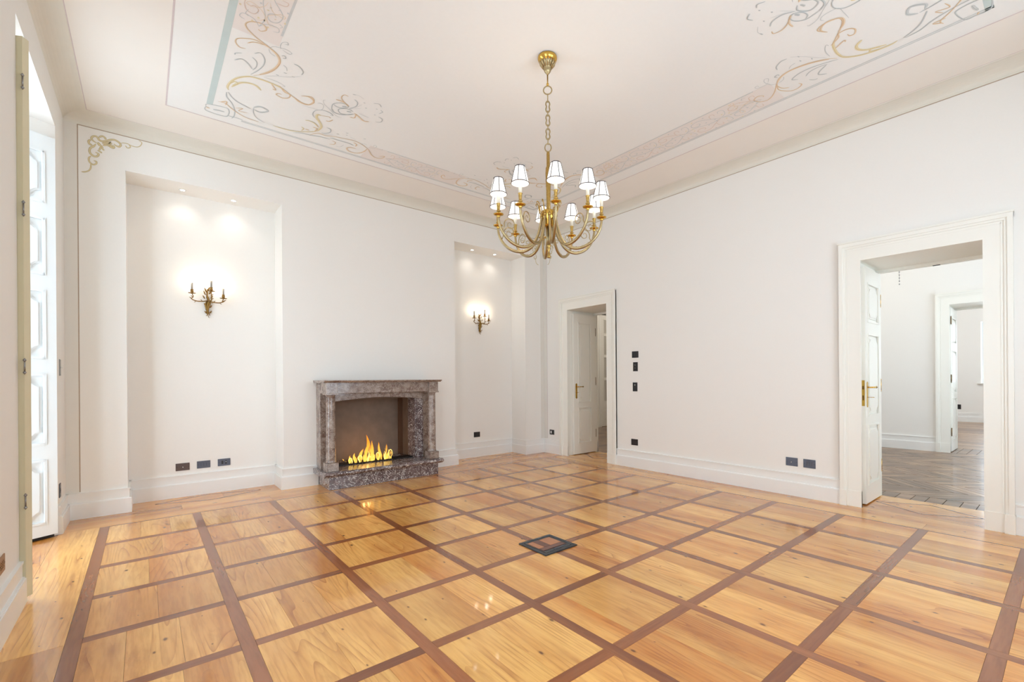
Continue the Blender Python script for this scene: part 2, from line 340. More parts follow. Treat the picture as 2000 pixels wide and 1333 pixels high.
# cut the firebox out of the chimney breast
FX0, FX1, FYB, FZ0, FZ1 = 1.86, 3.00, 6.82, .02, 1.07
cut = MB().box(FX0-.03, FX1+.03, YB-.2, FYB+.03, FZ0, FZ1+.05).build('firebox_cutter', wall_m)
bpy.context.view_layer.update()
md = wall_back.modifiers.new('firebox', 'BOOLEAN'); md.object = cut; md.solver = 'EXACT'
md.use_self = True
me_ = bpy.data.meshes.new_from_object(wall_back.evaluated_get(bpy.context.evaluated_depsgraph_get()))
wall_back.modifiers.clear(); wall_back.data = me_; bpy.data.objects.remove(cut)

# left wall with two tall splayed window bays
def bay_poly(ya, yb):  # solid wall between bays: ya, yb are inner-face limits, splayed at each end that borders an opening
    return ya, yb
SP = .27
b_ = MB()
b_.prism([(XL, W1Y[1]), (XL, YO), (XW, YO), (XW, W1Y[1]-SP)], 'z', 0, ZC)
b_.prism([(XL, W2Y[1]), (XL, W1Y[0]), (XW, W1Y[0]+SP), (XW, W2Y[1]-SP)], 'z', 0, ZC)
b_.prism([(XL, YF-.45), (XL, W2Y[0]), (XW, W2Y[0]+SP), (XW, YF-.45)], 'z', 0, ZC)
for y0, y1 in (W1Y, W2Y): b_.prism([(XL, y0), (XL, y1), (XW, y1-SP), (XW, y0+SP)], 'z', WZ, ZC)
wall_left = struct(b_.build('wall_left', wall_m))

wall_right = wall('wall_right', [(XR, XR2, YF, D2Y[0], 0, ZC), (XR, XR2, D2Y[1], D1Y[0], 0, ZC), (XR, XR2, D1Y[1], 9.2, 0, ZC),
    (XR, XR2, D2Y[0], D2Y[1], DZ, ZC), (XR, XR2, D1Y[0], D1Y[1], DZ, ZC)])
bx = []; xs = XL-.47
WB, WT = .85, 3.1
for x0, x1 in FRONT_WINDOWS:
    bx += [(xs, x0, YF-.45, YF, 0, ZC), (x0, x1, YF-.45, YF, 0, WB), (x0, x1, YF-.45, YF, WT, ZC)]; xs = x1
bx.append((xs, 18.7, YF-.45, YF, 0, ZC))
wall_front = wall('wall_front', bx)
wall_far = wall('wall_far', [(10.7, 11.45, YF, .5, 0, ZC), (10.7, 11.45, 1.5, 4.2, 0, ZC), (10.7, 11.45, .5, 1.5, 2.61, ZC)])
wall_end = wall('wall_end', [(18.2, 18.7, YF, .52, 0, ZC), (18.2, 18.7, 1.80, 4.2, 0, ZC), (18.2, 18.7, .52, 1.8, 0, 1.13), (18.2, 18.7, .52, 1.8, 2.9, ZC)])
wall_inner = wall('wall_inner', [(XR2, 18.7, 4.0, 4.2, 0, ZC)])
wall_hall_back = wall('wall_hall_back', [(XR2, 9.50, 8.65, 9.2, 0, ZC), (10.9, 12.2, 8.65, 9.2, 0, ZC), (9.50, 10.9, 8.65, 9.2, 3.25, ZC), (9.5, 10.9, 9.1, 9.2, 0, 3.25)])
wall_hall_side = wall('wall_hall_side', [(12.0, 12.2, 4.2, 8.65, 0, ZC)])

# ceilings
ceiling = struct(MB().box(XW, XR, YF-.45, YO, ZC, ZC+.15).build('ceiling', ceil_m), 'white plaster ceiling with painted scroll border')
ceiling2 = struct(MB().box(XR, 18.7, YF-.45, 9.2, ZC, ZC+.15).build('ceiling', ceil_m))

# ------------------------------------------------------------------ floor of the main room
floor = struct(MB().box(XW, XR2, YF, YN, -.06, -.014).build('floor', cabin_m), 'pine parquet floor with walnut strip grid')
AX, AS, BY0, BS = -.2842, .6812, 5.9147, .6286
gx = [AX+AS*i for i in range(9)]; gy = [BY0-BS*j for j in range(11)]
SW, SWB, G = .066, .070, .0006
cache = {}
def slab(name, x0, x1, y0, y1, m_, parent=floor, z1=0.0, th=.012):
    G_ = .0030 if name == 'border_block' else G
    w_, h_ = round(x1-x0-2*G_, 4), round(y1-y0-2*G_, 4)
    key = (name, w_, h_, m_.name)
    if key not in cache:
        cache[key] = MB().box(-w_/2, w_/2, -h_/2, h_/2, -th, 0).build(name, m_, link=False).data
    return instance(cache[key], name, parent, ((x0+x1)/2, (y0+y1)/2, z1))
edges_x = []
for i in range(9):
    hw = SW/2 if i < 8 else .011
    edges_x.append((gx[i]-hw, gx[i]+hw))
edges_y = []
for j in range(11):
    hw = SWB/2 if j > 0 else .011
    edges_y.append((gy[j]-hw, gy[j]+hw))
ytop, ybot = edges_y[0][1], edges_y[10][0]
for i in range(9): slab('inlay_strip', edges_x[i][0], edges_x[i][1], ybot, ytop, strip_m)
SPLITS = [(.36, .70), (.5,), (.30, .66), (.44,), (.34, .62), (.58,), (.28, .64)]
for j in range(11):
    for i in range(8):
        x0, x1 = edges_x[i][1], edges_x[i+1][0]
        slab('inlay_strip', x0, x1, edges_y[j][0], edges_y[j][1], stripx_m)
        if j < 10:
            sp_ = SPLITS[(i*3+j*5+(i*j) % 4) % 7]; cuts = [0, *sp_, 1]
            for a, c in zip(cuts, cuts[1:]):
                slab('board', x0+(x1-x0)*a, x0+(x1-x0)*c, edges_y[j+1][1], edges_y[j][0], pine_m)
def run(vals, a0, a1, along, b0, b1, m_):
    ps = [a0, *vals, a1]
    for p, q in zip(ps, ps[1:]):
        if along == 'x': slab('board', p, q, b0, b1, m_)
        else: slab('board', b0, b1, p, q, m_)
run([1.1, 3.3], XL, XR, 'x', ytop, 6.19, pinex_m); run([.3, 2.2, 4.4], XL, XR, 'x', 6.19, YB, pinex_m)
run([.7], N1[0], N1[1], 'x', YB, YN, pinex_m); run([4.3], N2[0], N2[1], 'x', YB, YN, pinex_m)
run([1.2, 3.4], ybot, ytop, 'y', XL, edges_x[0][0], pine_m)
run([.9, 2.9, 4.6], ybot, ytop, 'y', edges_x[8][1], 5.39, pine_m); run([1.9, 3.9], ybot, ytop, 'y', 5.39, XR, pine_m)
run([1.4, 3.6], XL, XR, 'x', -.68, ybot, pinex_m); run([.4, 2.6, 4.5], XL, XR, 'x', YF, -.68, pinex_m)
for y0, y1 in (D1Y, D2Y): run([], y0, y1, 'y', XR, 5.85, pine_m); run([], y0, y1, 'y', 5.85, 6.10, pine_m); run([], y0, y1, 'y', 6.10, 6.325, pine_m)
for y0, y1 in (W1Y, W2Y): run([(y0+y1)/2], y0+.02, y1-.02, 'y', -.82, XL, pine_m); run([], y0+.1, y1-.1, 'y', XW, -.82, pine_m)
def rhomb(cx_, cy_, hx, hy, wd=.024):
    P = [(cx_-hx, cy_), (cx_, cy_+hy), (cx_+hx, cy_), (cx_, cy_-hy)]
    for k in range(4):
        a = Vector(P[k]); c = Vector(P[(k+1) % 4]); d = (c-a).normalized(); n_ = Vector((-d.y, d.x))*wd/2
        MB().prism([tuple(a-n_), tuple(c-n_), tuple(c+n_), tuple(a+n_)], 'z', -.004, .0006).build('inlay_strip', strip_m, floor)
rhomb(.585, 6.62, .50, .17); rhomb(4.45, 6.62, .50, .17); rhomb(5.97, 1.0, .23, .42); rhomb(5.97, 5.355, .23, .42)
rhomb(-.80, 5.07, .14, .5); rhomb(-.80, .98, .14, .5)

# ------------------------------------------------------------------ weathered oak floors of the rooms beyond
floor2 = struct(MB().box(XR2-.015, 18.2, YF, 4.0, -.06, -.014).build('floor', cabin_m), 'grey brown oak chevron floor beyond the wide doorway')
floor3 = struct(MB().box(XR2-.015, 12.0, 4.2, 9.1, -.06, -.014).build('floor', cabin_m), 'brown oak board floor of the hall')
y = YF
k = 0
while y < 3.95:   # square border blocks along the doorway
    w_ = .125+.01*(k % 3); slab('border_block', 6.325, 6.60, y, min(y+w_, 4.0), oak_m, floor2); y += w_; k += 1
def chevrons(x0, x1, y0, y1, vis, parent):
    bw, pw = .46, .088; hyp = pw*math.sqrt(2); rest = MB(); nb = int(round((x1-x0)/bw)); bw = (x1-x0)/nb; meshes = {}
    for b in range(nb):
        s = 1 if b % 2 else -1
        if s not in meshes:
            q = .0032
            poly = [(-bw/2+q, -s*bw/2), (bw/2-q, s*bw/2), (bw/2-q, s*bw/2+hyp-2*q), (-bw/2+q, -s*bw/2+hyp-2*q)]
            meshes[s] = MB().prism(poly, 'z', -.012, 0).build('plank', oak_m, link=False).data
            meshes[('p', s)] = poly
        cx_ = x0+bw*(b+.5); n_ = int((y1-y0)/hyp)+1
        for i in range(-2, n_+2):
            yy = y0+i*hyp
            if yy-bw/2 < y0 or yy+bw/2+hyp > y1: continue
            if vis(cx_, yy): instance(meshes[s], 'plank', parent, (cx_, yy, 0))
            else: rest.prism([(p[0]+cx_, p[1]+yy) for p in meshes[('p', s)]], 'z', -.012, 0)
    return rest
def see(x, y):   # seen through the doorway from the room
    return .50*x/5.6-.35 < y-.0 < 1.5*x/5.6+.45 and x < 10.7
rest = chevrons(6.60, 10.7, YF, 4.0, see, floor2)
r2 = chevrons(11.45, 18.2, YF, 4.0, lambda a, c: False, floor2)
tmp = bpy.data.meshes.new('t'); r2.bm.to_mesh(tmp); rest.bm.from_mesh(tmp); r2.bm.free()
o = rest.build('distant_planks', oak_m, floor2); tag(o, kind='stuff')
for k in range(8):
    slab('border_block', 10.7, 11.075, .5+k*.125, .625+k*.125, oak_m, floor2); slab('border_block', 11.075, 11.45, .5+k*.125, .625+k*.125, oak_m, floor2)
for i in range(30):
    slab('plank', 6.325+.0, 12.0, 4.2+i*.15, 4.2+(i+1)*.15 if i < 29 else 8.65, oak_m, floor3)

# ------------------------------------------------------------------ skirting boards
def skirt(mb, seg):
    for (x0, y0, x1, y1, nx, ny, e0, e1) in seg:
        L_ = (Vector((x1, y1))-Vector((x0, y0))).length
        d = Vector((x1-x0, y1-y0)).normalized(); n_ = Vector((nx, ny))
        for z0, z1, t_ in ((0, .150, .032), (.150, .158, .026), (.158, .240, .014), (.240, .254, .020)):
            a = Vector((x0, y0))-d*(t_*e0); c = Vector((x1, y1))+d*(t_*e1)
            P = [a, c, c+n_*t_, a+n_*t_]
            mb.box(min(p.x for p in P), max(p.x for p in P), min(p.y for p in P), max(p.y for p in P), z0, z1)
b_ = MB()
skirt(b_, [(XL, YB, N1[0], YB, 0, -1, 0, 1), (N1[0], YB, N1[0], YN, 1, 0, 0, 0), (N1[0], YN, N1[1], YN, 0, -1, 0, 0), (N1[1], YB, N1[1], YN, -1, 0, 0, 0),
           (N1[1], YB, 1.70, YB, 0, -1, 1, 0), (3.20, YB, N2[0], YB, 0, -1, 0, 1), (N2[0], YB, N2[0], YN, 1, 0, 0, 0), (N2[0], YN, N2[1], YN, 0, -1, 0, 0), (N2[1], YB, N2[1], YN, -1, 0, 0, 0), (N2[1], YB, XR, YB, 0, -1, 1, 0)])
struct(b_.build('baseboard_back', trim_m))
b_ = MB()
skirt(b_, [(XR, 5.995, XR, YB, -1, 0, 0, 0), (XR, 1.645, XR, 4.715, -1, 0, 0, 0), (XR, YF, XR, .355, -1, 0, 0, 0)])
struct(b_.build('baseboard_right', trim_m))
b_ = MB(); skirt(b_, [(XL, W1Y[1], XL, YB, 1, 0, 0, 0), (XL, W2Y[1], XL, W1Y[0], 1, 0, 0, 0), (XL, YF, XL, W2Y[0], 1, 0, 0, 0)]); struct(b_.build('baseboard_left', trim_m))
b_ = MB(); skirt(b_, [(XL, YF, XR, YF, 0, 1, 0, 0)]); struct(b_.build('baseboard_front', trim_m))
b_ = MB(); skirt(b_, [(10.7, 1.65, 10.7, 4.0, -1, 0, 0, 0), (10.7, YF, 10.7, .35, -1, 0, 0, 0), (XR2, 4.0, 10.7, 4.0, 0, -1, 0, 0)]); struct(b_.build('baseboard_far', trim_m))
b_ = MB(); skirt(b_, [(18.2, YF, 18.2, 4.0, -1, 0, 0, 0)]); struct(b_.build('baseboard_end', trim_m))
b_ = MB(); skirt(b_, [(XR2, 8.65, 9.38, 8.65, 0, -1, 0, 0)]); struct(b_.build('baseboard_hall', trim_m))

# ------------------------------------------------------------------ cove and painted lines
prof = [(0, 3.922)]+[(.165*(1-math.cos(a*PI/16)), 3.922+.073*math.sin(a*PI/16)) for a in range(1, 9)]+[(.172, 3.999)]
def rect_loop(ins): return [(XL+ins, YF+ins), (XR-ins, YF+ins), (XR-ins, YB-ins), (XL+ins, YB-ins)]
b_ = MB(); rings = [[b_.bm.verts.new((x, y, z)) for x, y in rect_loop(i)] for i, z in prof]
back = [b_.bm.verts.new((x, y, 3.999)) for x, y in rect_loop(-.001)]; rings.append(back)
for a, c in zip(rings, rings[1:]):
    for k in range(4): 
        f = b_.bm.faces.new((a[k], a[(k+1) % 4], c[(k+1) % 4], c[k]))
for k in range(4): b_.bm.faces.new((rings[-1][k], rings[-1][(k+1) % 4], rings[0][(k+1) % 4], rings[0][k]))
cove = struct(b_.build('trim_1', grey_m), 'grey painted cove between wall and ceiling')
def frame_ring(mb, x0, y0, x1, y1, wd, z0, z1):
    mb.box(x0, x1, y0, y0+wd, z0, z1); mb.box(x0, x1, y1-wd, y1, z0, z1); mb.box(x0, x0+wd, y0+wd, y1-wd, z0, z1); mb.box(x1-wd, x1, y0+wd, y1-wd, z0, z1)
def cring(name, ins, wd, m_, d=.001):
    b_ = MB(); frame_ring(b_, XL+ins, YF+ins, XR-ins, YB-ins, wd, ZC-d, ZC+.001); return b_.build(name, m_, ceiling)
cring('painted_field', .168, .59, zone_m, .0008)
cring('painted_line', .168, .010, line2_m, .0012)
cring('painted_line', .752, .012, line2_m, .0014)
BX0, BX1, BY_0, BY_1 = .463, 4.642, .375, 5.565
BWD = .36
b_ = MB(); [b_.box(*q, ZC-.0006, ZC+.001) for q in ((1.95, 3.2, BY_1-BWD, BY_1), (1.95, 3.2, BY_0, BY_0+BWD), (BX0, BX0+BWD, 1.8, 4.12), (BX1-BWD, BX1, 1.8, 4.12))]; b_.build('painted_band', band_m, ceiling)
b_ = MB(); b_.box(BX0, BX0+.048, BY_0, BY_1-.16, ZC-.0012, ZC); b_.box(BX0, BX1, BY_0, BY_0+.048, ZC-.0012, ZC); b_.build('painted_line', teal_m, ceiling)
b_ = MB()
b_.box(BX0+.3, BX1, BY_1-.012, BY_1, ZC-.0012, ZC); b_.box(BX1-.012, BX1, BY_0, BY_1, ZC-.0012, ZC)
b_.box(BX0+.3, BX1, BY_1-.032, BY_1-.02, ZC-.0012, ZC); b_.box(BX1-.034, BX1-.02, BY_0, BY_1, ZC-.0012, ZC)
i0, i1, j0, j1 = BX0+BWD, BX1-BWD, BY_0+BWD, BY_1-BWD
for (xa, xb, ya, yb_) in ((2.15, 2.95, j1, j1+.010), (2.15, 2.95, j0-.010, j0), (i0-.016, i0, 1.95, 3.98), (i1, i1+.010, 1.95, 3.98)): b_.box(xa, xb, ya, yb_, ZC-.0012, ZC)
b_.build('painted_line', blue_m, ceiling)
# plain field inside: hide the band colour past the scrolls' outline

# grey frame and brown lines painted round the wall panels
b_ = MB(); e = .0012
b_.box(XL, XR, YB-e, YB+.001, 3.902, 3.925); b_.build('painted_frame', grey_m, wall_back)
b_ = MB(); b_.box(XL, XL+.095, YB-e, YB+.001, .25, 3.902); b_.box(XR-.085, XR, YB-e, YB+.001, .25, 3.902); b_.build('painted_frame', strip_grey_m, wall_back)
b_ = MB(); e = .0018
b_.box(XL+.095, XR-.085, YB-e, YB, 3.897, 3.905); b_.box(XL+.095, XL+.103, YB-e, YB, .262, 3.9); b_.build('painted_line', line_m, wall_back)
MB().box(XR-.093, XR-.085, YB-e, YB, .262, 3.9).build('painted_line', white_line_m, wall_back)
b_ = MB(); b_.box(XR-.0012, XR+.001, YF, YB, 3.902, 3.925); b_.build('painted_frame', grey_m, wall_right)
MB().box(XR-.0012, XR+.001, YB-.09, YB, .25, 3.902).build('painted_frame', strip_grey_m, wall_right)
b_ = MB(); b_.box(XR-.0018, XR, YF, YB-.09, 3.897, 3.905); b_.build('painted_line', line_m, wall_right)
MB().box(XR-.0018, XR, YB-.098, YB-.09, .262, 3.9).build('painted_line', line2_m, wall_right)

# painted scrollwork: flat strokes of paint
CEIL_ORN = [('O',0.0096,[(0.663,4.015),(0.681,4.026),(0.708,3.996),(0.706,3.965),(0.679,3.937),(0.642,3.944),(0.602,3.971),(0.583,4.018),(0.603,4.066),(0.655,4.114),(0.7,4.144),(0.76,4.178),(0.817,4.218),(0.851,4.265),(0.867,4.33),(0.862,4.415),(0.834,4.506),(0.788,4.587),(0.731,4.651)]),('O',0.0166,[(0.76,4.178),(0.817,4.218),(0.851,4.265),(0.867,4.33),(0.855,4.421),(0.821,4.517),(0.768,4.603)]),('O',0.0087,[(0.625,4.314),(0.586,4.326),(0.554,4.282),(0.56,4.228),(0.613,4.183),(0.676,4.158),(0.762,4.184)]),('O',0.0088,[(0.627,4.234),(0.655,4.197),(0.692,4.179),(0.732,4.174)]),('B',0.0049,[(0.84,4.139),(0.83,4.105),(0.834,4.052),(0.863,4.027),(0.875,4.052),(0.849,4.06)]),('B',0.005,[(0.765,4.203),(0.789,4.147),(0.838,4.127),(0.882,4.119),(0.919,4.139),(0.899,4.164),(0.851,4.138)]),('B',0.005,[(0.768,4.201),(0.786,4.244),(0.825,4.264)]),('B',0.0084,[(0.689,4.334),(0.725,4.296),(0.763,4.355),(0.771,4.443),(0.751,4.542),(0.709,4.653)]),('B',0.0104,[(0.578,4.527),(0.62,4.476),(0.665,4.501),(0.707,4.563)]),('B',0.006,[(0.569,4.451),(0.572,4.425),(0.609,4.394)]),('B',0.0063,[(0.681,4.394),(0.72,4.439),(0.728,4.512),(0.712,4.575)]),('B',0.0075,[(0.962,4.266),(1.006,4.277),(1.045,4.327),(1.045,4.378)]),('B',0.0053,[(0.898,4.336),(0.926,4.361),(0.938,4.401)]),('B',0.0072,[(0.861,4.226),(0.88,4.21),(0.893,4.238),(0.873,4.247)]),('Y',0.0174,[(0.595,5.028),(0.582,4.983),(0.593,4.883),(0.631,4.779),(0.701,4.695),(0.779,4.672),(0.864,4.672),(0.937,4.684),(1.001,4.724)]),('O',0.0096,[(0.937,4.684),(1.001,4.724),(1.079,4.776),(1.156,4.813),(1.213,4.796),(1.23,4.709),(1.196,4.658),(1.142,4.683)]),('Y',0.02,[(0.609,4.96),(0.655,4.848),(0.716,4.797),(0.777,4.8),(0.82,4.848)]),('Y',0.0133,[(0.583,4.927),(0.618,4.852),(0.644,4.876),(0.612,4.921)]),('O',0.0102,[(0.873,4.682),(0.919,4.755),(0.895,4.756)]),('O',0.0105,[(0.934,4.668),(0.987,4.735),(1.036,4.753),(1.036,4.812),(0.994,4.848),(0.941,4.832),(0.944,4.801),(0.975,4.794)]),('B',0.0055,[(0.801,4.619),(0.869,4.614),(0.924,4.621),(0.973,4.644),(0.947,4.656)]),('B',0.0033,[(0.805,4.598),(0.871,4.542),(0.966,4.479),(1.05,4.399)]),('B',0.0076,[(0.876,4.512),(0.896,4.513)]),('B',0.0075,[(0.92,4.441),(0.942,4.439)]),('B',0.0076,[(0.987,4.452),(1.006,4.449)]),('B',0.0095,[(0.595,5.066),(0.63,5.134),(0.684,5.19),(0.762,5.229),(0.797,5.243)]),('B',0.0085,[(0.585,5.075),(0.595,5.164),(0.643,5.245),(0.682,5.362),(0.693,5.486),(0.68,5.554)]),('B',0.0184,[(0.815,5.196),(0.865,5.143),(0.933,5.172),(0.882,5.248),(0.83,5.237)]),('B',0.0075,[(0.816,5.205),(0.831,5.302),(0.87,5.384),(0.948,5.436)]),('O',0.0074,[(0.543,5.299),(0.593,5.288),(0.648,5.347),(0.712,5.403),(0.793,5.448),(0.898,5.454)]),('O',0.0073,[(0.684,5.316),(0.737,5.283),(0.714,5.357),(0.786,5.34)]),('O',0.0106,[(0.562,5.293),(0.604,5.247),(0.604,5.32)]),('B',0.0074,[(0.461,5.462),(0.472,5.41),(0.602,5.374),(0.637,5.399),(0.647,5.48),(0.622,5.557),(0.472,5.549),(0.461,5.462)]),('B',0.0171,[(0.522,5.485),(0.565,5.471),(0.612,5.464)]),('O',0.0121,[(0.468,5.477),(0.494,5.487)]),('B',0.01,[(0.651,5.521),(0.717,5.512),(0.769,5.515)]),('O',0.0035,[(0.672,3.682),(0.658,3.739),(0.616,3.785),(0.57,3.796),(0.556,3.78),(0.576,3.757),(0.613,3.765),(0.655,3.799),(0.684,3.858),(0.66,3.903),(0.63,3.91)]),('O',0.0037,[(0.684,3.682),(0.701,3.737),(0.732,3.77),(0.766,3.747),(0.794,3.759),(0.786,3.784),(0.745,3.771),(0.696,3.818),(0.696,3.872),(0.72,3.915),(0.759,3.914)]),('B',0.0045,[(0.577,3.842),(0.566,3.898),(0.587,3.911)]),('B',0.0047,[(0.774,3.856),(0.798,3.875),(0.783,3.9)]),('B',0.0054,[(0.625,3.837),(0.637,3.838)]),('Y',0.008,[(0.677,3.763),(0.69,3.764)]),('B',0.0054,[(0.74,3.715),(0.752,3.711)]),('O',0.0055,[(0.736,3.827),(0.748,3.822)]),('B',0.0046,[(1.156,4.853),(1.242,4.845),(1.321,4.829),(1.326,4.742),(1.296,4.71),(1.267,4.727)]),('B',0.0047,[(1.313,4.624),(1.297,4.638),(1.32,4.698),(1.386,4.757),(1.465,4.829),(1.524,4.831)]),('O',0.0128,[(1.062,4.758),(1.127,4.813),(1.195,4.819),(1.233,4.755),(1.222,4.701),(1.172,4.673),(1.12,4.702)]),('B',0.0094,[(1.596,4.683),(1.554,4.736),(1.487,4.758),(1.453,4.718),(1.462,4.677),(1.521,4.636),(1.571,4.653)]),('B',0.0074,[(1.394,4.734),(1.382,4.646),(1.421,4.589),(1.471,4.57),(1.51,4.603),(1.469,4.654),(1.416,4.666),(1.387,4.641)]),('B',0.0124,[(1.394,4.734),(1.436,4.783),(1.513,4.771),(1.584,4.693)]),('B',0.0149,[(1.461,4.628),(1.497,4.606)]),('B',0.0152,[(1.522,4.685),(1.561,4.669)]),('O',0.0072,[(1.506,4.59),(1.439,4.534),(1.409,4.482),(1.419,4.427),(1.454,4.428)]),('O',0.0128,[(1.512,4.585),(1.443,4.547),(1.381,4.551)]),('O',0.0137,[(1.591,4.67),(1.639,4.7),(1.709,4.748),(1.756,4.727)]),('O',0.0097,[(1.607,4.674),(1.619,4.752),(1.579,4.768)]),('B',0.0091,[(1.525,4.624),(1.563,4.542),(1.552,4.47),(1.514,4.44)]),('B',0.0036,[(1.477,4.371),(1.526,4.352),(1.585,4.379)]),('B',0.0089,[(1.475,4.368),(1.5,4.359)]),('B',0.0028,[(1.536,4.615),(1.616,4.547)]),('B',0.0028,[(1.566,4.573),(1.6,4.471)]),('B',0.0064,[(1.674,4.384),(1.718,4.363),(1.754,4.398)]),('B',0.0057,[(1.768,4.453),(1.795,4.472),(1.779,4.52)]),('B',0.0058,[(1.804,4.687),(1.849,4.658),(1.842,4.6),(1.794,4.578)]),('B',0.0048,[(1.626,4.641),(1.675,4.652),(1.728,4.651)]),('B',0.0083,[(1.597,4.433),(1.612,4.433)]),('B',0.0084,[(1.64,4.511),(1.653,4.506)]),('B',0.0084,[(1.725,4.459),(1.738,4.454)]),('B',0.0086,[(1.748,4.569),(1.762,4.565)]),('B',0.0056,[(1.312,5.01),(1.279,4.95),(1.283,4.869),(1.333,4.819),(1.396,4.817),(1.441,4.848),(1.414,4.854)]),('Y',0.0122,[(1.025,5.436),(1.116,5.435),(1.207,5.418),(1.285,5.372),(1.36,5.309),(1.405,5.251)]),('Y',0.0213,[(1.405,5.251),(1.414,5.146),(1.377,5.064),(1.33,4.995),(1.321,4.932),(1.354,4.922)]),('O',0.0058,[(1.354,4.922),(1.412,4.899),(1.438,4.913)]),('O',0.0118,[(1.415,4.987),(1.443,4.981),(1.464,4.927)]),('Y',0.0118,[(1.253,5.114),(1.292,5.099),(1.34,5.115),(1.39,5.167)]),('Y',0.0101,[(1.254,5.271),(1.282,5.296),(1.273,5.352)]),('O',0.0121,[(1.347,5.202),(1.386,5.208),(1.384,5.288)]),('O',0.0122,[(1.296,5.294),(1.333,5.292)]),('O',0.0084,[(1.364,5.386),(1.418,5.3),(1.494,5.297),(1.562,5.261),(1.673,5.23),(1.773,5.21),(1.867,5.24),(1.945,5.288)]),('B',0.0083,[(1.214,5.451),(1.293,5.405),(1.366,5.395),(1.472,5.357),(1.556,5.349)]),('B',0.0107,[(1.547,5.315),(1.657,5.308),(1.738,5.305),(1.801,5.318)]),('O',0.0133,[(1.945,5.288),(1.937,5.387),(1.895,5.469),(1.815,5.489),(1.764,5.439),(1.782,5.39),(1.845,5.372)]),('O',0.0103,[(1.958,5.3),(2.032,5.403),(2.101,5.443),(2.161,5.405),(2.163,5.342),(2.115,5.382)]),('O',0.0108,[(1.778,5.249),(1.821,5.279),(1.82,5.324)]),('B',0.0092,[(1.445,5.258),(1.468,5.258),(1.513,5.2),(1.501,5.131),(1.459,5.118)]),('B',0.0043,[(1.861,5.245),(1.871,5.203),(1.916,5.21)]),('B',0.0044,[(1.932,5.253),(1.995,5.234),(2.009,5.177),(1.979,5.157),(1.979,5.202)]),('B',0.0044,[(2.025,5.22),(2.086,5.216),(2.075,5.19)]),('B',0.0031,[(1.475,5.283),(1.556,5.214)]),('B',0.0042,[(1.704,5.152),(1.777,5.174)]),('B',0.0093,[(1.578,5.182),(1.599,5.172)]),('B',0.0083,[(1.661,5.141),(1.675,5.137)]),('B',0.0082,[(1.647,5.098),(1.668,5.088)]),('B',0.0084,[(1.833,5.096),(1.855,5.088)]),('O',0.0075,[(1.58,5.459),(1.622,5.435),(1.622,5.38),(1.586,5.367)]),('B',0.0043,[(1.655,5.463),(1.697,5.439),(1.71,5.372)])]
WALL_ORN = [('W',0.0094,[(0.554,0.015),(0.567,0.015),(0.58,0.028),(0.567,0.064),(0.54,0.084),(0.5,0.085),(0.467,0.074),(0.435,0.076),(0.409,0.089)]),('W',0.022,[(0.364,0.108),(0.377,0.121),(0.402,0.126),(0.415,0.104),(0.402,0.082),(0.371,0.067),(0.339,0.075),(0.307,0.096),(0.276,0.111),(0.254,0.105),(0.245,0.087),(0.227,0.076),(0.206,0.088),(0.199,0.111),(0.214,0.131),(0.236,0.141)]),('W',0.011,[(0.451,0.097),(0.467,0.118),(0.49,0.102),(0.48,0.083)]),('W',0.0205,[(0.252,0.081),(0.276,0.059),(0.298,0.069),(0.301,0.085)]),('W',0.022,[(0.193,0.121),(0.178,0.143),(0.184,0.167),(0.205,0.177)]),('W',0.022,[(0.23,0.152),(0.214,0.182),(0.19,0.207),(0.184,0.243),(0.196,0.269),(0.22,0.282),(0.241,0.272),(0.248,0.248),(0.226,0.238)]),('W',0.0173,[(0.195,0.286),(0.18,0.307),(0.18,0.341),(0.195,0.362),(0.213,0.367),(0.232,0.351),(0.232,0.33),(0.213,0.327)]),('W',0.0142,[(0.192,0.363),(0.192,0.401),(0.18,0.434),(0.152,0.457),(0.125,0.463)]),('W',0.0236,[(0.282,0.152),(0.313,0.137),(0.357,0.153),(0.361,0.135),(0.332,0.136)]),('W',0.0315,[(0.276,0.132),(0.32,0.114),(0.339,0.107),(0.32,0.131)]),('W',0.0189,[(0.254,0.208),(0.263,0.184),(0.276,0.154)]),('W',0.0173,[(0.275,0.231),(0.257,0.22),(0.242,0.212)]),('W',0.0173,[(0.291,0.2),(0.279,0.187),(0.276,0.162)]),('W',0.0283,[(0.239,0.14),(0.251,0.145),(0.263,0.166)])]

def stroke(mb, pts, wd, zfun, mi=0, taper=True):
    P = catmull([Vector((p[0], p[1], 0)) for p in pts], 5); n_ = len(P); L_ = []; R_ = []
    for i, p in enumerate(P):
        d = (P[min(i+1, n_-1)]-P[max(i-1, 0)]); d = d.normalized() if d.length > 1e-6 else Vector((1, 0, 0))
        s = Vector((-d.y, d.x, 0))*wd/2*(min(1, .35+1.6*math.sin(PI*min(.999, max(.001, i/(n_-1))))) if taper else 1)
        L_.append(mb.bm.verts.new(zfun(p+s))); R_.append(mb.bm.verts.new(zfun(p-s)))
    for i in range(n_-1):
        f = mb.bm.faces.new((L_[i], L_[i+1], R_[i+1], R_[i])); f.material_index = mi
CI = {'O': 0, 'Y': 1, 'B': 2}
CXC, CYC = (BX0+BX1)/2, (BY_0+BY_1)/2
for mxx, myy in ((1, 1), (-1, 1), (1, -1), (-1, -1)):
    b_ = MB()
    for k, (c, wd, pts) in enumerate(CEIL_ORN):
        z = ZC-.0016-.00002*k
        f = lambda p, z=z: (CXC+mxx*(p.x-CXC), CYC+myy*(p.y-CYC), z)
        stroke(b_, pts, wd*1.15, f, CI[c])
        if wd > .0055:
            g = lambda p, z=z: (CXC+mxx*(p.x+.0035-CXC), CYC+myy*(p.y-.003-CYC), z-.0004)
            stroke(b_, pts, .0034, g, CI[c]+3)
    b_.build('painted_scroll', [orange_m, yellow_m, blue_m, odark_m, ydark_m, bdark_m], ceiling)
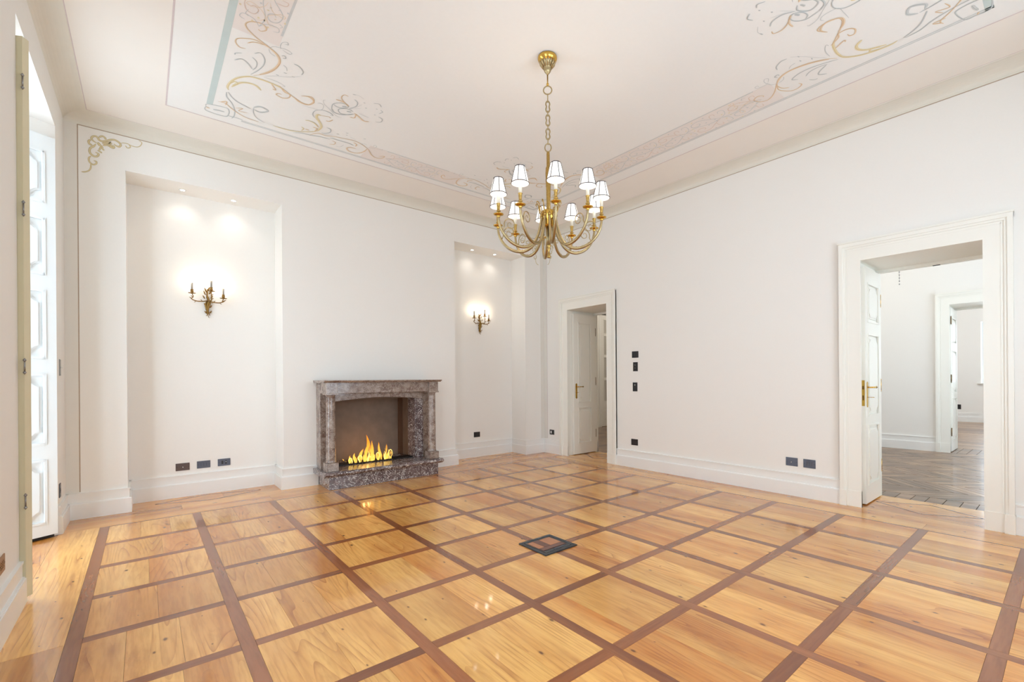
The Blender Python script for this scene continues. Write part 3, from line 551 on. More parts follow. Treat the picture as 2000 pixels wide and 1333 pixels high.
def vine(a0, a1, axis, c):
    b_ = MB(); P = .44; n_ = max(1, round((a1-a0)/P)); P = (a1-a0)/n_
    f = (lambda p: (p.x, c+p.y, ZC-.0019)) if axis == 'x' else (lambda p: (c+p.y, p.x, ZC-.0019))
    for k in range(n_):
        x = a0+k*P; s = 1 if k % 2 else -1
        for q in (1, -1):
            stroke(b_, [(x, 0), (x+P*.2, q*.05), (x+P*.45, q*.115), (x+P*.68, q*.10), (x+P*.72, q*.05), (x+P*.58, q*.03), (x+P*.5, q*.06), (x+P*.57, q*.08)], .007, f, 0 if q*s > 0 else 2)
            stroke(b_, [(x+P, 0), (x+P*.85, q*.04), (x+P*.82, q*.11), (x+P*.93, q*.125), (x+P*.97, q*.09)], .006, f, 2)
            stroke(b_, [(x+P*.2, q*.05), (x+P*.18, q*.11), (x+P*.08, q*.12), (x+P*.07, q*.08)], .006, f, 0)
            for dx_, dy_ in ((.35, .03), (.12, .02), (.3, .135), (.6, .14), (.75, .02), (.9, .05)):
                stroke(b_, [(x+P*dx_, q*dy_), (x+P*dx_+.016, q*dy_+.004)], .012, f, 1 if dx_ > .5 else 2, False)
        stroke(b_, [(x, 0), (x+P*.3, s*.02), (x+P*.7, -s*.02), (x+P, 0)], .007, f, 2)
    b_.build('painted_vine', [rose_m, yellow_m, blue_m], ceiling)
vine(2.2, 2.9, 'x', BY_1-BWD/2); vine(2.2, 2.9, 'x', BY_0+BWD/2); vine(1.95, 3.98, 'y', BX0+BWD/2+.02); vine(1.95, 3.98, 'y', BX1-BWD/2)
for kind in ('left', 'right', 'side'):
    b_ = MB()
    for k, (c, wd, pts) in enumerate(WALL_ORN):
        for lay in (0, 1):
            e = .0022+.00003*k+lay*.00002
            if kind == 'left': f = lambda p: (XL+p.x, YB-e, 3.902-p.y)
            elif kind == 'right': f = lambda p: (XR-p.x+.01, YB-e, 3.902-p.y)
            else: f = lambda p: (XR-e, YB-p.x+.005, 3.902-p.y)
            stroke(b_, pts, wd*(.80 if lay == 0 else .52), f, 1-lay)
    b_.build('painted_scroll', [olive_m, wdark_m], wall_right if kind == 'side' else wall_back)
# thin pencil mouldings on the plain strip beside each opening are left to the casings

# ------------------------------------------------------------------ door casings (trim) and lined reveals
def casing(name, xf, sgn, y0, y1, zt, wd=.19, parent=None):
    """xf: wall face, sgn: direction it projects (-1 towards -x)"""
    b_ = MB()
    def bx_(d, ya, yb_, za, zb): b_.box(min(xf, xf+sgn*d), max(xf, xf+sgn*d), ya, yb_, za, zb)
    for s, yi in ((-1, y0), (1, y1)):
        lo, hi = sorted((yi, yi+s*wd)); bx_(.022, lo, hi, 0, zt+wd-.0005)
        a, c = sorted((yi+s*(wd-.035), yi+s*wd)); bx_(.046, a, c, 0, zt+wd-.035)
        a, c = sorted((yi+s*(wd-.055), yi+s*(wd-.035))); bx_(.034, a, c, 0, zt+wd-.055)
        a, c = sorted((yi+s*(wd-.078), yi+s*(wd-.072))); bx_(.026, a, c, .16, zt+wd-.06)
        lo, hi = sorted((yi, yi+s*(wd+.004))); bx_(.050, *sorted((yi+s*(wd-.062), yi+s*(wd+.004))), 0, .165); bx_(.027, lo, hi, 0, .165)
    bx_(.022, y0, y1, zt, zt+wd-.0005); bx_(.046, y0-wd, y1+wd, zt+wd-.035, zt+wd); bx_(.034, y0-wd+.035, y1+wd-.035, zt+wd-.055, zt+wd-.035); bx_(.026, y0-wd+.07, y1+wd-.07, zt+wd-.078, zt+wd-.072)
    bx_(.058, y0-wd-.008, y1+wd+.008, zt+wd, zt+wd+.016)
    return struct(b_.build(name, casing_m))
casing('trim_2', XR, -1, .537, 1.452, 2.545); casing('trim_3', XR, -1, 4.90, 5.80, 2.545)
casing('trim_4', XR2, 1, .53, 1.47, 2.55); casing('trim_5', 10.7, -1, .54, 1.455, 2.60)
casing('trim_6', XR2, 1, 4.90, 5.80, 2.55)
def reveal(name, x0, x1, y0, y1, zt):
    b_ = MB(); b_.box(x0, x1, y0-.001, y0+.012, 0, zt); b_.box(x0, x1, y1-.012, y1+.001, 0, zt); b_.box(x0, x1, y0, y1, zt-.012, zt+.001)
    b_.box(x1-.05, x1, y0+.012, y0+.045, 0, zt-.012); b_.box(x1-.05, x1, y1-.045, y1-.012, 0, zt-.012); b_.box(x1-.05, x1, y0+.045, y1-.045, zt-.045, zt-.012)
    return struct(b_.build(name, casing_m))
reveal('trim_7', XR, XR2, D2Y[0], D2Y[1], DZ); reveal('trim_8', XR, XR2, D1Y[0], D1Y[1], DZ); reveal('trim_9', 10.7, 11.45, .5, 1.5, 2.61)
# latch keep let into the head of the wide doorway
MB().box(6.29, 6.33, .93, .99, DZ-.047, DZ-.044).build('latch_keep', soot_m, bpy.data.objects['trim_7'])

# ------------------------------------------------------------------ panelled leaves
def notch_poly(w_, h_, c):
    hw, hh = w_/2, h_/2; q = c*.45
    P = []
    for sx, sz in ((1, 1), (1, -1), (-1, -1), (-1, 1)):
        a = [(sx*hw, sz*(hh-c)), (sx*(hw-q), sz*(hh-c+q*.35)), (sx*(hw-c+q*.35), sz*(hh-q)), (sx*(hw-c), sz*hh)]
        if sx*sz > 0: a = a[::-1]
        P += a
    return P[::1] if True else P
def leaf(root, W_, H_, T_, rows, m_, stile=.085, z0=.012, notch=.045, glazed=()):
    """leaf in local coordinates: width along +x from 0, thickness centred on y=0"""
    b_ = MB(); b_.box(0, stile, -T_/2, T_/2, z0, H_); b_.box(W_-stile, W_, -T_/2, T_/2, z0, H_)
    zs = [z0]+[v for r_ in rows for v in r_]+[H_]
    for k in range(0, len(zs), 2): b_.box(stile, W_-stile, -T_/2, T_/2, zs[k], zs[k+1])
    for (za, zb) in rows:   # ovolo moulding round each opening
        for s in (-1, 1):
            y0_, y1_ = sorted((s*(T_/2-.012), s*(T_/2+.006)))
            b_.box(stile-.006, stile+.012, y0_, y1_, za-.006, zb+.006); b_.box(W_-stile-.012, W_-stile+.006, y0_, y1_, za-.006, zb+.006)
            b_.box(stile, W_-stile, y0_, y1_, za-.006, za+.012); b_.box(stile, W_-stile, y0_, y1_, zb-.012, zb+.006)
    b_.build('leaf_frame', m_, root)
    for k, (za, zb) in enumerate(rows):
        w2, h2 = W_-2*stile, zb-za; cx_, cz_ = W_/2, (za+zb)/2
        b_ = MB(); b_.box(stile, W_-stile, -.006, .006, za, zb)
        if k in glazed:
            o = b_.build('pane', frost_m, root); continue
        P = notch_poly(w2-.055, h2-.075, min(notch, w2*.3))
        b_.prism([(cx_+x, cz_+z) for x, z in P], 'y', -T_/2+.004, T_/2-.004)
        P2 = notch_poly(w2-.085, h2-.105, min(notch, w2*.28)*.9)
        b_.prism([(cx_+x, cz_+z) for x, z in P2], 'y', -T_/2-.003, T_/2+.003)
        b_.build('panel', m_, root)
def hinges(root, x, y, zs_, m_=brass_m, h=.11):
    for z in zs_:
        b_ = MB(); b_.lathe([(h*.065, -h/2), (h*.065, h/2)], (x, y, z), 8); b_.lathe([(.004, h/2), (.009, h/2+.008), (.002, h/2+.02)], (x, y, z), 8); b_.lathe([(.002, -h/2-.02), (.009, -h/2-.008), (.004, -h/2)], (x, y, z), 8)
        b_.build('hinge', m_, root)
def lever(root, x, y, z, s, dirx, plate_w=.036, edge=None):
    """back plate, turned lever and key on face side s (sign of y)"""
    P = notch_poly(plate_w, .27, .012)
    b_ = MB(); y0_, y1_ = sorted((y, y+s*.005)); b_.prism([(x+a, z-.075+c) for a, c in P], 'y', y0_, y1_)
    b_.build('back_plate', brass_m, root)
    b_ = MB(); b_.tube([(x, y, z), (x, y+s*.045, z)], .0075, 10)
    b_.tube([(x, y+s*.045, z), (x+dirx*.02, y+s*.052, z), (x+dirx*.05, y+s*.05, z), (x+dirx*.055, y+s*.05, z), (x+dirx*.09, y+s*.05, z), (x+dirx*.125, y+s*.05, z)], [.008, .007, .006, .0095, .0065, .013], 10)
    b_.build('handle', brass_m, root)
    b_ = MB(); b_.tube([(x, y, z-.105), (x, y+s*.035, z-.105)], .003, 8)
    M_ = Matrix.Translation((x, y+s*.048, z-.105))@Matrix.Rotation(PI/2, 4, 'Y'); b_.tube([(x, y+s*.035, z-.105), (x, y+s*.062, z-.105)], [.011, .011], 10, .3)
    b_.build('key', brass_m, root)
# wide doorway: leaf folded against the left reveal, lock edge towards the room
d = struct(empty('door_1', (6.285, 1.466, 0), PI), 'white panelled door leaf with brass lever folded open in the wide doorway')
leaf(d, .575, 2.50, .042, [(.20, .83), (.93, 1.80), (1.93, 2.34)], door_m, .09)
lever(d, .52, .021, 1.235, 1, -1); 
b_ = MB(); b_.box(.5745, .5785, -.013, .013, 1.04, 1.31); b_.build('lock_plate', brass_m, d)
b_ = MB(); b_.box(.578, .584, -.007, .007, 1.215, 1.250); b_.box(.578, .583, -.006, .006, 1.10, 1.15); b_.build('latch', dbrass_m, d)
hinges(d, -.006, .018, (.35, 1.25, 2.2))
d = struct(empty('door_2', (6.285, .514, 0), PI), 'white panelled door leaf folded behind the right casing of the wide doorway')
leaf(d, .55, 2.50, .038, [(.20, .83), (.93, 1.80), (1.93, 2.34)], door_m, .09)
# narrow doorway near the corner
d = struct(empty('door_3', (6.285, 5.812, 0), PI), 'white panelled door leaf with brass lever open in the corner doorway')
leaf(d, .56, 2.50, .042, [(.20, .83), (.93, 2.34)], door_m, .12)
lever(d, .500, .021, 1.205, 1, -1, .04)
hinges(d, -.006, .018, (.35, 1.3, 2.2), dbrass_m)
# leaf in the doorway of the room beyond
d = struct(empty('door_4', (10.76, 1.47, 0), 0), 'white panelled leaf in the farther doorway of the next room')
leaf(d, .62, 2.55, .042, [(.20, .95), (1.05, 1.80), (1.93, 2.38)], door_m, .10)
hinges(d, -.012, -.026, (.36, 1.30, 2.33), dbrass_m)
# tall glazed double door across the hall
d = struct(empty('door_5', (9.62, 8.68, 0), 0), 'tall cream glazed door across the hall')
leaf(d, .60, 3.12, .045, [(.14, .54), (.70, 1.31), (1.36, 1.95), (2.0, 2.55), (2.6, 3.0)], door_m, .12, glazed=(1, 2, 3, 4))
hinges(d, .0, -.032, (.42, 1.55, 2.62), dbrass_m)
d2_ = struct(empty('door_6', (10.84, 8.68, 0), PI), 'second leaf of the glazed door across the hall')
leaf(d2_, .60, 3.12, .045, [(.14, .54), (.70, 1.31), (1.36, 1.95), (2.0, 2.55), (2.6, 3.0)], door_m, .12, glazed=(1, 2, 3, 4))
b_ = MB(); b_.box(9.38, 9.60, 8.62, 8.66, 0, 3.38); b_.box(10.86, 11.06, 8.62, 8.66, 0, 3.38); b_.box(9.38, 11.06, 8.62, 8.66, 3.18, 3.38); b_.box(9.5, 9.61, 8.65, 8.72, 0, 3.2); b_.box(10.85, 10.9, 8.65, 8.72, 0, 3.2)
b_.box(9.50, 9.515, 8.60, 8.62, 0, 3.3)
struct(b_.build('trim_10', casing_m))

# ------------------------------------------------------------------ windows
def french_window(name, y0, y1, label):
    r = struct(empty(name, (-1.0, (y0+y1)/2, 0)), label); hw = (y1-y0)/2; zt = WZ-.02
    b_ = MB(); b_.box(-.035, .035, -hw, -hw+.06, 0, zt); b_.box(-.035, .035, hw-.06, hw, 0, zt); b_.box(-.035, .035, -hw+.06, hw-.06, zt-.07, zt); b_.box(-.045, .045, -hw+.06, hw-.06, 0, .035); b_.build('window_frame', shutter_m, r)
    for s in (-1, 1):
        ya, yb_ = sorted((s*.004, s*(hw-.062))); zc = [.04, .62, 1.55, 2.45, zt-.075]
        b_ = MB(); b_.box(-.022, .022, ya, ya+.055, .04, zt-.075); b_.box(-.022, .022, yb_-.055, yb_, .04, zt-.075)
        for k, z in enumerate(zc):
            if k == 0: b_.box(-.022, .022, ya+.055, yb_-.055, z, z+.10)
            elif k == 4: b_.box(-.022, .022, ya+.055, yb_-.055, z-.07, z)
            else: b_.box(-.018, .018, ya+.055, yb_-.055, z-.02, z+.02)
        sash = b_.build('sash', shutter_m, r)
        for k in range(4):
            MB().box(-.003, .003, ya+.05, yb_-.05, zc[k]+(.09 if k == 0 else .015), zc[k+1]-(.06 if k == 3 else .015)).build('pane', glass_m, sash)
    b_ = MB(); b_.box(.022, .034, -.01, .01, 1.0, 1.2); b_.tube([(.03, 0, 1.1), (.07, 0, 1.1), (.07, .09, 1.1)], .007, 8); b_.build('handle', brass_m, r)
    return r
french_window('window_1', W1Y[0]+SP-.03, W1Y[1]-SP+.03, 'tall french window in the far bay of the left wall')
french_window('window_2', W2Y[0]+SP-.03, W2Y[1]-SP+.03, 'tall french window in the near bay of the left wall')
def plain_window(name, x0, x1, z0, z1):
    r = struct(empty(name, ((x0+x1)/2, YF-.3, z0)), 'front window with two glazed sashes'); hw = (x1-x0)/2; h = z1-z0
    b_ = MB(); b_.box(-hw, -hw+.05, -.03, .03, 0, h); b_.box(hw-.05, hw, -.03, .03, 0, h); b_.box(-hw+.05, hw-.05, -.03, .03, 0, .06); b_.box(-hw+.05, hw-.05, -.03, .03, h-.06, h); b_.box(-.03, .03, -.03, .03, .06, h-.06); b_.box(-hw+.05, hw-.05, -.015, .015, h*.66, h*.66+.03); b_.build('window_frame', shutter_m, r)
    MB().box(-hw+.04, -.02, -.003, .003, .05, h-.05).build('pane', glass_m, r); MB().box(.02, hw-.04, -.003, .003, .05, h-.05).build('pane', glass_m, r)
for k, (x0, x1) in enumerate(FRONT_WINDOWS): plain_window('window_%d' % (k+3), x0, x1, WB, WT)
# window of the last room of the enfilade
r = struct(empty('window_9', (18.5, 1.16, 1.13)), 'window with pale sill at the end of the enfilade')
b_ = MB(); b_.box(-.03, .03, -.64, -.57, 0, 1.77); b_.box(-.03, .03, .57, .64, 0, 1.77); b_.box(-.03, .03, -.57, .57, 0, .06); b_.box(-.03, .03, -.57, .57, 1.70, 1.77); b_.box(-.03, .03, -.03, .03, .06, 1.7); b_.build('window_frame', shutter_m, r)
MB().box(-.003, .003, -.58, -.02, .05, 1.71).build('pane', glass_m, r); MB().box(-.003, .003, .02, .58, .05, 1.71).build('pane', glass_m, r)
MB().box(-.36, .0, -.72, .72, -.03, .005, .004).build('window_sill', stone_m, r)

# interior shutters in the far bay
def shutter(name, loc, rz, label, W_, proud):
    r = tag(empty(name, loc, rz), label, 'shutter', 'interior shutters of the left bay' if False else None)
    leaf(r, W_, 3.48, .042 if not proud else .045, [(.14, .68), (.82, 1.42), (1.56, 2.14), (2.28, 2.76), (2.90, 3.34)], shaded_enamel_m if proud else shutter_m, .075, .03, .06)
    b_ = MB(); b_.box(.02, W_-.02, -.012, .012, .006, .03); b_.build('bottom_seal', soot_m, r)
    return r
a1 = math.atan2(-SP, XW-XL)      # direction of the far splay, from the room outwards
s = shutter('interior_shutter', (XL-.004, W1Y[1]-.045, 0), a1, 'white panelled interior shutter against the far splay of the window bay', .50, 0)
a2 = math.atan2(SP, XW-XL)
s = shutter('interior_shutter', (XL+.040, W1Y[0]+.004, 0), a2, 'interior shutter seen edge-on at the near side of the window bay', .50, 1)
hinges(s, -.004, .026, (.62, 1.45, 2.42, 3.2), steel_m, .06)
for yy, sg in ((W2Y[1]-.045, a1), (W2Y[0]+.004, a2)):
    pass

# ================================================================== FIREPLACE
fp = tag(empty('fireplace', (2.44, YB, 0)), 'brown and white speckled marble fireplace with round columns and a lit fire', 'fireplace')
def W(mb, name, m_, root): 
    o = mb.build(name, m_); o.parent = root; o.matrix_parent_inverse = Matrix.Translation(-Vector(root.location)); return o
X0, X1 = 1.685, 3.195
b_ = MB(); b_.box(X0+.02, X1-.02, 5.975, YB, 0, .165, .003); W(b_, 'plinth', marble2_m, fp)
b_ = MB()   # hearth slab with rolled nosing
P = [(5.93, .178), (5.922, .195), (5.93, .212), (5.955, .222), (YB, .222), (YB, .160), (5.965, .160), (5.955, .170)]
b_.prism(P, 'x', X0-.045, X1+.045); b_.box(1.88, 2.99, YB-.01, 6.80, .16, .221); W(b_, 'hearth_slab', marble2_m, fp)
for xa, xb in ((X0, X0+.215), (X1-.215, X1)):      # rear pilasters against the wall and stepped jambs
    inner = xa < 2
    b_ = MB(); b_.box(*( (xa, xa+.13) if inner else (xb-.13, xb) ), 6.27, YB, .222, 1.30, .002); W(b_, 'pilaster', marble_m, fp)
    b_ = MB(); b_.box(*( (xa+.13, xa+.158) if inner else (xb-.215, xb-.13) ), 6.22, YB+.05, .222, 1.19, .002)
    b_.box(*( (xa+.13, xa+.168) if inner else (xb-.235, xb-.15) ), 6.26, YB+.05, .222, 1.16, .002); W(b_, 'jamb', marble2_m, fp)
for cx_ in (X0+.068, X1-.068):
    b_ = MB(); b_.box(cx_-.072, cx_+.072, 5.995, 6.145, .222, .325, .004); W(b_, 'column_base', marble_m, fp)
    b_ = MB(); b_.lathe([(.060, .325), (.062, .335), (.057, .345), (.056, .36), (.052, 1.12), (.050, 1.15), (.056, 1.155), (.058, 1.165), (.05, 1.17)], (cx_, 6.07, 0), 32); W(b_, 'column', marble_m, fp)
    b_ = MB(); b_.box(cx_-.068, cx_+.068, 6.0, 6.14, 1.185, 1.322, .003); b_.box(cx_-.076, cx_+.076, 5.992, 6.148, 1.168, 1.187, .003); W(b_, 'capital', marble_m, fp)
    b_ = MB(); b_.box(cx_-.064, cx_+.064, 6.14, YB, 1.185, 1.322); W(b_, 'side_frieze', marble_m, fp)
b_ = MB(); b_.box(X0+.13, X1-.13, 6.055, YB, 1.185, 1.322, .002); W(b_, 'frieze', marble_m, fp)
b_ = MB()   # arched lintel
n_ = 18; xa, xb = X0+.135, X1-.135
P = [(xa, 1.187), (xa, 1.075)]+[(xa+(xb-xa)*k/n_, 1.075+.045*math.sin(PI*k/n_)) for k in range(1, n_)]+[(xb, 1.075), (xb, 1.187)]
b_.prism(P, 'y', 6.20, YB+.04); W(b_, 'lintel', marble_m, fp)
b_ = MB(); b_.prism([(5.955, 1.350), (5.948, 1.342), (5.955, 1.334), (5.975, 1.330), (5.985, 1.320), (YB, 1.320), (YB, 1.350)], 'x', X0-.035, X1+.035); W(b_, 'mantel_shelf', marble_m, fp)
# firebox lining
b_ = MB(); b_.box(FX0-.028, FX0-.008, YB-.03, FYB, .1, 1.1); b_.box(FX1+.008, FX1+.028, YB-.03, FYB, .1, 1.1); b_.box(FX0-.008, FX1+.008, FYB, FYB+.028, .1, 1.1); b_.box(FX0-.008, FX1+.008, YB-.02, FYB, 1.09, 1.118); W(b_, 'firebox_lining', fire_back_m, fp)
b_ = MB(); b_.box(FX1-.055, FX1+.008, FYB-.03, FYB, .222, 1.09); W(b_, 'corner_shading', rusty_shade_m, fp)  # narrow strip that carries the painted corner shading
# ------------------------------------------------------------------ burner, logs, flames
br = tag(empty('burner_tray', (2.45, 6.42, .222)), 'long black steel burner tray set on the marble hearth', 'burner')
b_ = MB(); x0, x1, y0, y1 = 1.925, 2.955, 6.33, 6.50
b_.box(x0, x1, y0, y1, .2225, .2265); b_.box(x0, x1, y0, y0+.01, .2265, .238); b_.box(x0, x1, y1-.01, y1, .2265, .238); b_.box(x0, x0+.01, y0+.01, y1-.01, .2265, .238); b_.box(x1-.01, x1, y0+.01, y1-.01, .2265, .238); W(b_, 'tray', soot_m, br)
for k in range(5):
    xx = x0+.015+k*.201; b_ = MB(); b_.box(xx, xx+.196, y0+.02, y1-.02, .2266, .2315); W(b_, 'grate_plate', soot_m, br)
random.seed(3)
for k, (xx, yy, a, L_, r_) in enumerate([(2.14, 6.40, .3, .16, .018), (2.24, 6.43, -.5, .18, .02), (2.36, 6.41, .2, .2, .022), (2.47, 6.44, -.3, .17, .02), (2.57, 6.41, .6, .14, .018), (2.30, 6.425, .9, .10, .012)]):
    b_ = MB(); d = Vector((math.cos(a), math.sin(a)*.12, .10*(-1)**k)); c = Vector((xx, yy+.045, .266+.012*(k % 2)))
    b_.tube([c+d*L_*t_+Vector((0, .004*math.sin(9*t_), .004*math.cos(11*t_))) for t_ in (-.5, -.3, -.1, .1, .3, .5)], [r_*.7, r_, r_*.92, r_*1.05, r_, r_*.6], 9)
    o = b_.build('ceramic_log', log_m)
    labs = ['charred ceramic log at the left end of the fire', 'charred ceramic log second from the left in the fire', 'charred ceramic log under the tallest flame', 'charred ceramic log right of the tallest flame', 'charred ceramic log at the right end of the fire', 'charred ceramic log lying behind the tallest flame']
    tag(o, labs[k], 'log', 'ceramic logs in the fire')
fire = tag(empty('fire', (2.32, 6.40, .235)), 'orange and yellow flames burning on the tray in the fireplace', 'fire')
def tongue(x, y, h, w_, lean, m_, name='flame', z0=.236, ph=0):
    pts = []; rad = []
    for k in range(13):
        t_ = k/12; pts.append((x+lean*t_**1.5+.018*math.sin(ph+5*t_)*t_, y-.03+.006*math.sin(ph*2+4*t_), z0+h*t_)); rad.append(max(.0008, w_*(math.sin(PI*min(1, .18+t_*.82))**.9)*(1-.35*t_)))
    b_ = MB(); b_.tube(pts, rad, 10, .6); return W(b_, name, m_, fire)
for (x, y, h, w_, ln, ph) in [(2.02, 6.40, .07, .018, -.02, 0), (2.08, 6.41, .11, .022, .02, 1), (2.15, 6.39, .13, .024, -.02, 2), (2.22, 6.41, .19, .028, .03, 3), (2.28, 6.40, .27, .030, .035, 4), (2.33, 6.42, .36, .034, -.01, 5), (2.36, 6.39, .28, .028, .03, 6), (2.40, 6.41, .16, .026, -.03, 7), (2.46, 6.40, .12, .022, .02, 8), (2.51, 6.41, .25, .024, -.055, 9), (2.56, 6.39, .22, .028, .0, 10), (2.60, 6.42, .13, .024, .02, 11), (2.64, 6.40, .14, .014, .0, 12)]:
    tongue(x, y, h, w_, ln, flame_m, ph=ph)
for (x, y, h, w_, ln, ph) in [(2.10, 6.385, .06, .009, .01, 1), (2.2, 6.38, .09, .010, -.02, 2), (2.31, 6.385, .14, .013, .02, 5), (2.38, 6.38, .08, .009, .01, 3), (2.55, 6.375, .12, .013, -.02, 4), (2.61, 6.38, .07, .008, 0, 6)]:
    tongue(x, y, h, w_, ln, flame2_m, 'flame_core', ph=ph)
def loop(cx_, cz_, r_, sq):   # thin curling licks of flame
    pts = [(cx_+r_*math.cos(a)*(1-.25*a/6), 6.352+.004*math.sin(3*a), cz_+sq*r_*math.sin(a)) for a in [k*5.2/18-.6 for k in range(19)]]
    b_ = MB(); b_.tube(pts, [.001+.0042*math.sin(PI*k/18) for k in range(19)], 6); W(b_, 'flame_lick', flame2_m, fire)
for q in [(2.08, .270, .026, 1.4), (2.21, .285, .028, 1.5), (2.34, .27, .022, 1.3), (2.45, .295, .026, 1.9), (2.63, .31, .028, 2.0)]: loop(*q)
def light(name, typ, loc, en, col, size=.02, parent=None, **k):
    l = bpy.data.lights.new(name, typ); l.energy = en; l.color = col
    if typ == 'POINT': l.shadow_soft_size = size
    if typ == 'SPOT': l.shadow_soft_size = size; l.spot_size = k.get('spot', 1.2); l.spot_blend = 1.0
    if typ == 'AREA': l.size = size
    o = bpy.data.objects.new(name, l); COL.objects.link(o); o.location = loc
    if parent: o.parent = parent; o.matrix_parent_inverse = parent.matrix_world.inverted()
    return o
light('fire_light', 'POINT', (2.33, 6.46, .36), 2.2, (1, .48, .16), .06)

# ================================================================== CHANDELIER
CXH, CYH = 2.525, 2.835
ch = tag(empty('chandelier', (CXH, CYH, ZC)), 'ten-arm brass chandelier with small white shades hanging on a chain', 'chandelier')
def C_(mb, name, m_, parent=ch): return mb.build(name, m_, parent)   # coordinates relative to the ceiling point
Zc = lambda z: z-ZC
b_ = MB(); b_.lathe([(.060, 0), (.078, -.004), (.080, -.018), (.076, -.030), (.066, -.044), (.05, -.055)], n=32); can = C_(b_, 'canopy', brass_m)
b_ = MB(); b_.lathe([(.062, -.044), (.058, -.056), (.046, -.075), (.034, -.092), (.030, -.10), (.028, -.118), (.020, -.132), (.010, -.142), (.006, -.15)], n=14); b_.build('leaf_cup', abrass_m, can)
for k in range(14):
    a = 2*PI*k/14; b_ = MB(); b_.tube([(.068*math.cos(a), .068*math.sin(a), -.036), (.058*math.cos(a), .058*math.sin(a), -.062), (.036*math.cos(a), .036*math.sin(a), -.094)], [.004, .010, .005], 6, .5); b_.build('leaf', abrass_m, can)
b_ = MB(); b_.lathe([(.0055, -.14), (.0055, -.215), (.010, -.222), (.010, -.236), (.004, -.24)], n=12); C_(b_, 'canopy_rod', brass_m)
def ring(mb, zc, r_, rt, axis='x', sz=1.0, n=20, waist=0):
    pts = []
    for k in range(n+1):
        a = 2*PI*k/n; rr = r_*math.cos(a); zz = r_*sz*math.sin(a)
        if waist: rr *= 1-waist*math.exp(-(math.sin(a)/.35)**2)
        pts.append((rr, 0, Zc(zc)+zz) if axis == 'x' else (0, rr, Zc(zc)+zz))
    mb.tube(pts, rt, 7)
ch_dir = math.atan2(-CXH, CYH)  # nothing special: the links simply hang square to the room diagonal
b_ = MB(); ring(b_, 3.725, .034, .0052); o = C_(b_, 'hanging_ring', abrass_m); o.rotation_euler = (0, 0, -.75)
z = 3.690
seq = [('s', .020), ('s', .020), ('8', .046), ('s', .022), ('8', .046), ('s', .022), ('8', .046), ('s', .028)]
z = 3.688; ax = 0
for kind, h in seq:
    b_ = MB()
    if kind == 's': ring(b_, z-h*.72, .010, .0042, 'x', h/.010*.9)
    else: ring(b_, z-h*.86, .0195, .0056, 'x', h/.0195, 28, .45)
    o = C_(b_, 'chain_link', abrass_m); o.rotation_euler = (0, 0, -.75+(PI/2 if kind == 's' else .15)); z -= h*(1.48 if kind == 's' else 1.74)
zr = z-.030
b_ = MB(); ring(b_, zr, .026, .0048, 'x', 1.28); o = C_(b_, 'hanging_ring', abrass_m); o.rotation_euler = (0, 0, -.75)
zt = zr-.034
b_ = MB(); b_.lathe([(.004, Zc(zt)), (.012, Zc(zt)-.004), (.013, Zc(zt)-.02), (.0135, Zc(3.10)), (.020, Zc(3.085)), (.023, Zc(3.04)), (.022, Zc(2.98)), (.018, Zc(2.90)), (.0165, Zc(2.80)), (.0175, Zc(2.72)), (.018, Zc(2.70))], n=18); C_(b_, 'stem', gilt_m)
b_ = MB(); b_.lathe([(.018, Zc(2.735)), (.050, Zc(2.732)), (.056, Zc(2.722)), (.056, Zc(2.662)), (.048, Zc(2.655)), (.046, Zc(2.612)), (.030, Zc(2.60))], n=24); C_(b_, 'hub', brass_m)
b_ = MB()
for k in range(6):
    a = PI/3*k; b_.tube([(.020*math.cos(a), .020*math.sin(a), Zc(2.61)), (.016*math.cos(a), .016*math.sin(a), Zc(2.52)), (.010*math.cos(a), .010*math.sin(a), Zc(2.45))], [.0075, .007, .006], 7)
C_(b_, 'reeded_shaft', abrass_m)
b_ = MB(); b_.lathe([(.004, Zc(2.455)), (.018, Zc(2.45)), (.016, Zc(2.44)), (.010, Zc(2.43)), (.015, Zc(2.42)), (.009, Zc(2.405)), (.006, Zc(2.395)), (.009, Zc(2.385)), (.016, Zc(2.35)), (.014, Zc(2.345))], n=16); C_(b_, 'tassel_finial', gilt_m)
# one arm in the plane x (outwards) / z, copied nine times
ZA = Zc(0)
ctrl = [(.058, 2.690), (.066, 2.64), (.078, 2.58), (.105, 2.50), (.150, 2.440), (.210, 2.412), (.275, 2.415), (.340, 2.445), (.390, 2.495), (.420, 2.550), (.432, 2.600), (.433, 2.628)]
path = catmull([Vector((x, 0, Zc(z))) for x, z in ctrl], 4)
nP = len(path); rad = [.0085+.0035*math.sin(PI*k/(nP-1)) for k in range(nP)]
bA = MB(); bA.tube(path, rad, 10); arm_me = bA.build('arm', abrass_m, link=False).data
def ring_beads():
    b_ = MB()
    for k in range(6, nP-4, 3):
        p = path[k]; b_.tube([p+Vector((0, -.0, rad[k]*.6)), p+Vector((0, 0, rad[k]*1.45))], [.004, .002], 5)
    return b_
subs = []
def sub(mb, name, m_): subs.append((name, mb.build(name, m_, link=False).data))
b_ = MB(); sp_ = [(.36-.0, 2.47)]
pts = [Vector((.405, 0, Zc(2.52)))]
for k in range(26):     # inward curling volute springing from the arm
    t_ = k/25; a = -.35+2*PI*1.55*t_; r_ = .052*(1-t_*.86); pts.append(Vector((.337+r_*math.cos(a), 0, Zc(2.575)+r_*math.sin(a)*1.05)))
b_.tube(pts, [.0052]+[.0045-.0022*k/25 for k in range(26)], 6); sub(b_, 'volute', abrass_m)
b_ = MB(); b_.lathe([(.010, -.004), (.014, 0), (.010, .008), (.022, .012), (.038, .018), (.040, .023), (.030, .022), (.010, .026)], (.433, 0, Zc(2.622)), 20); sub(b_, 'drip_pan', brass_m)
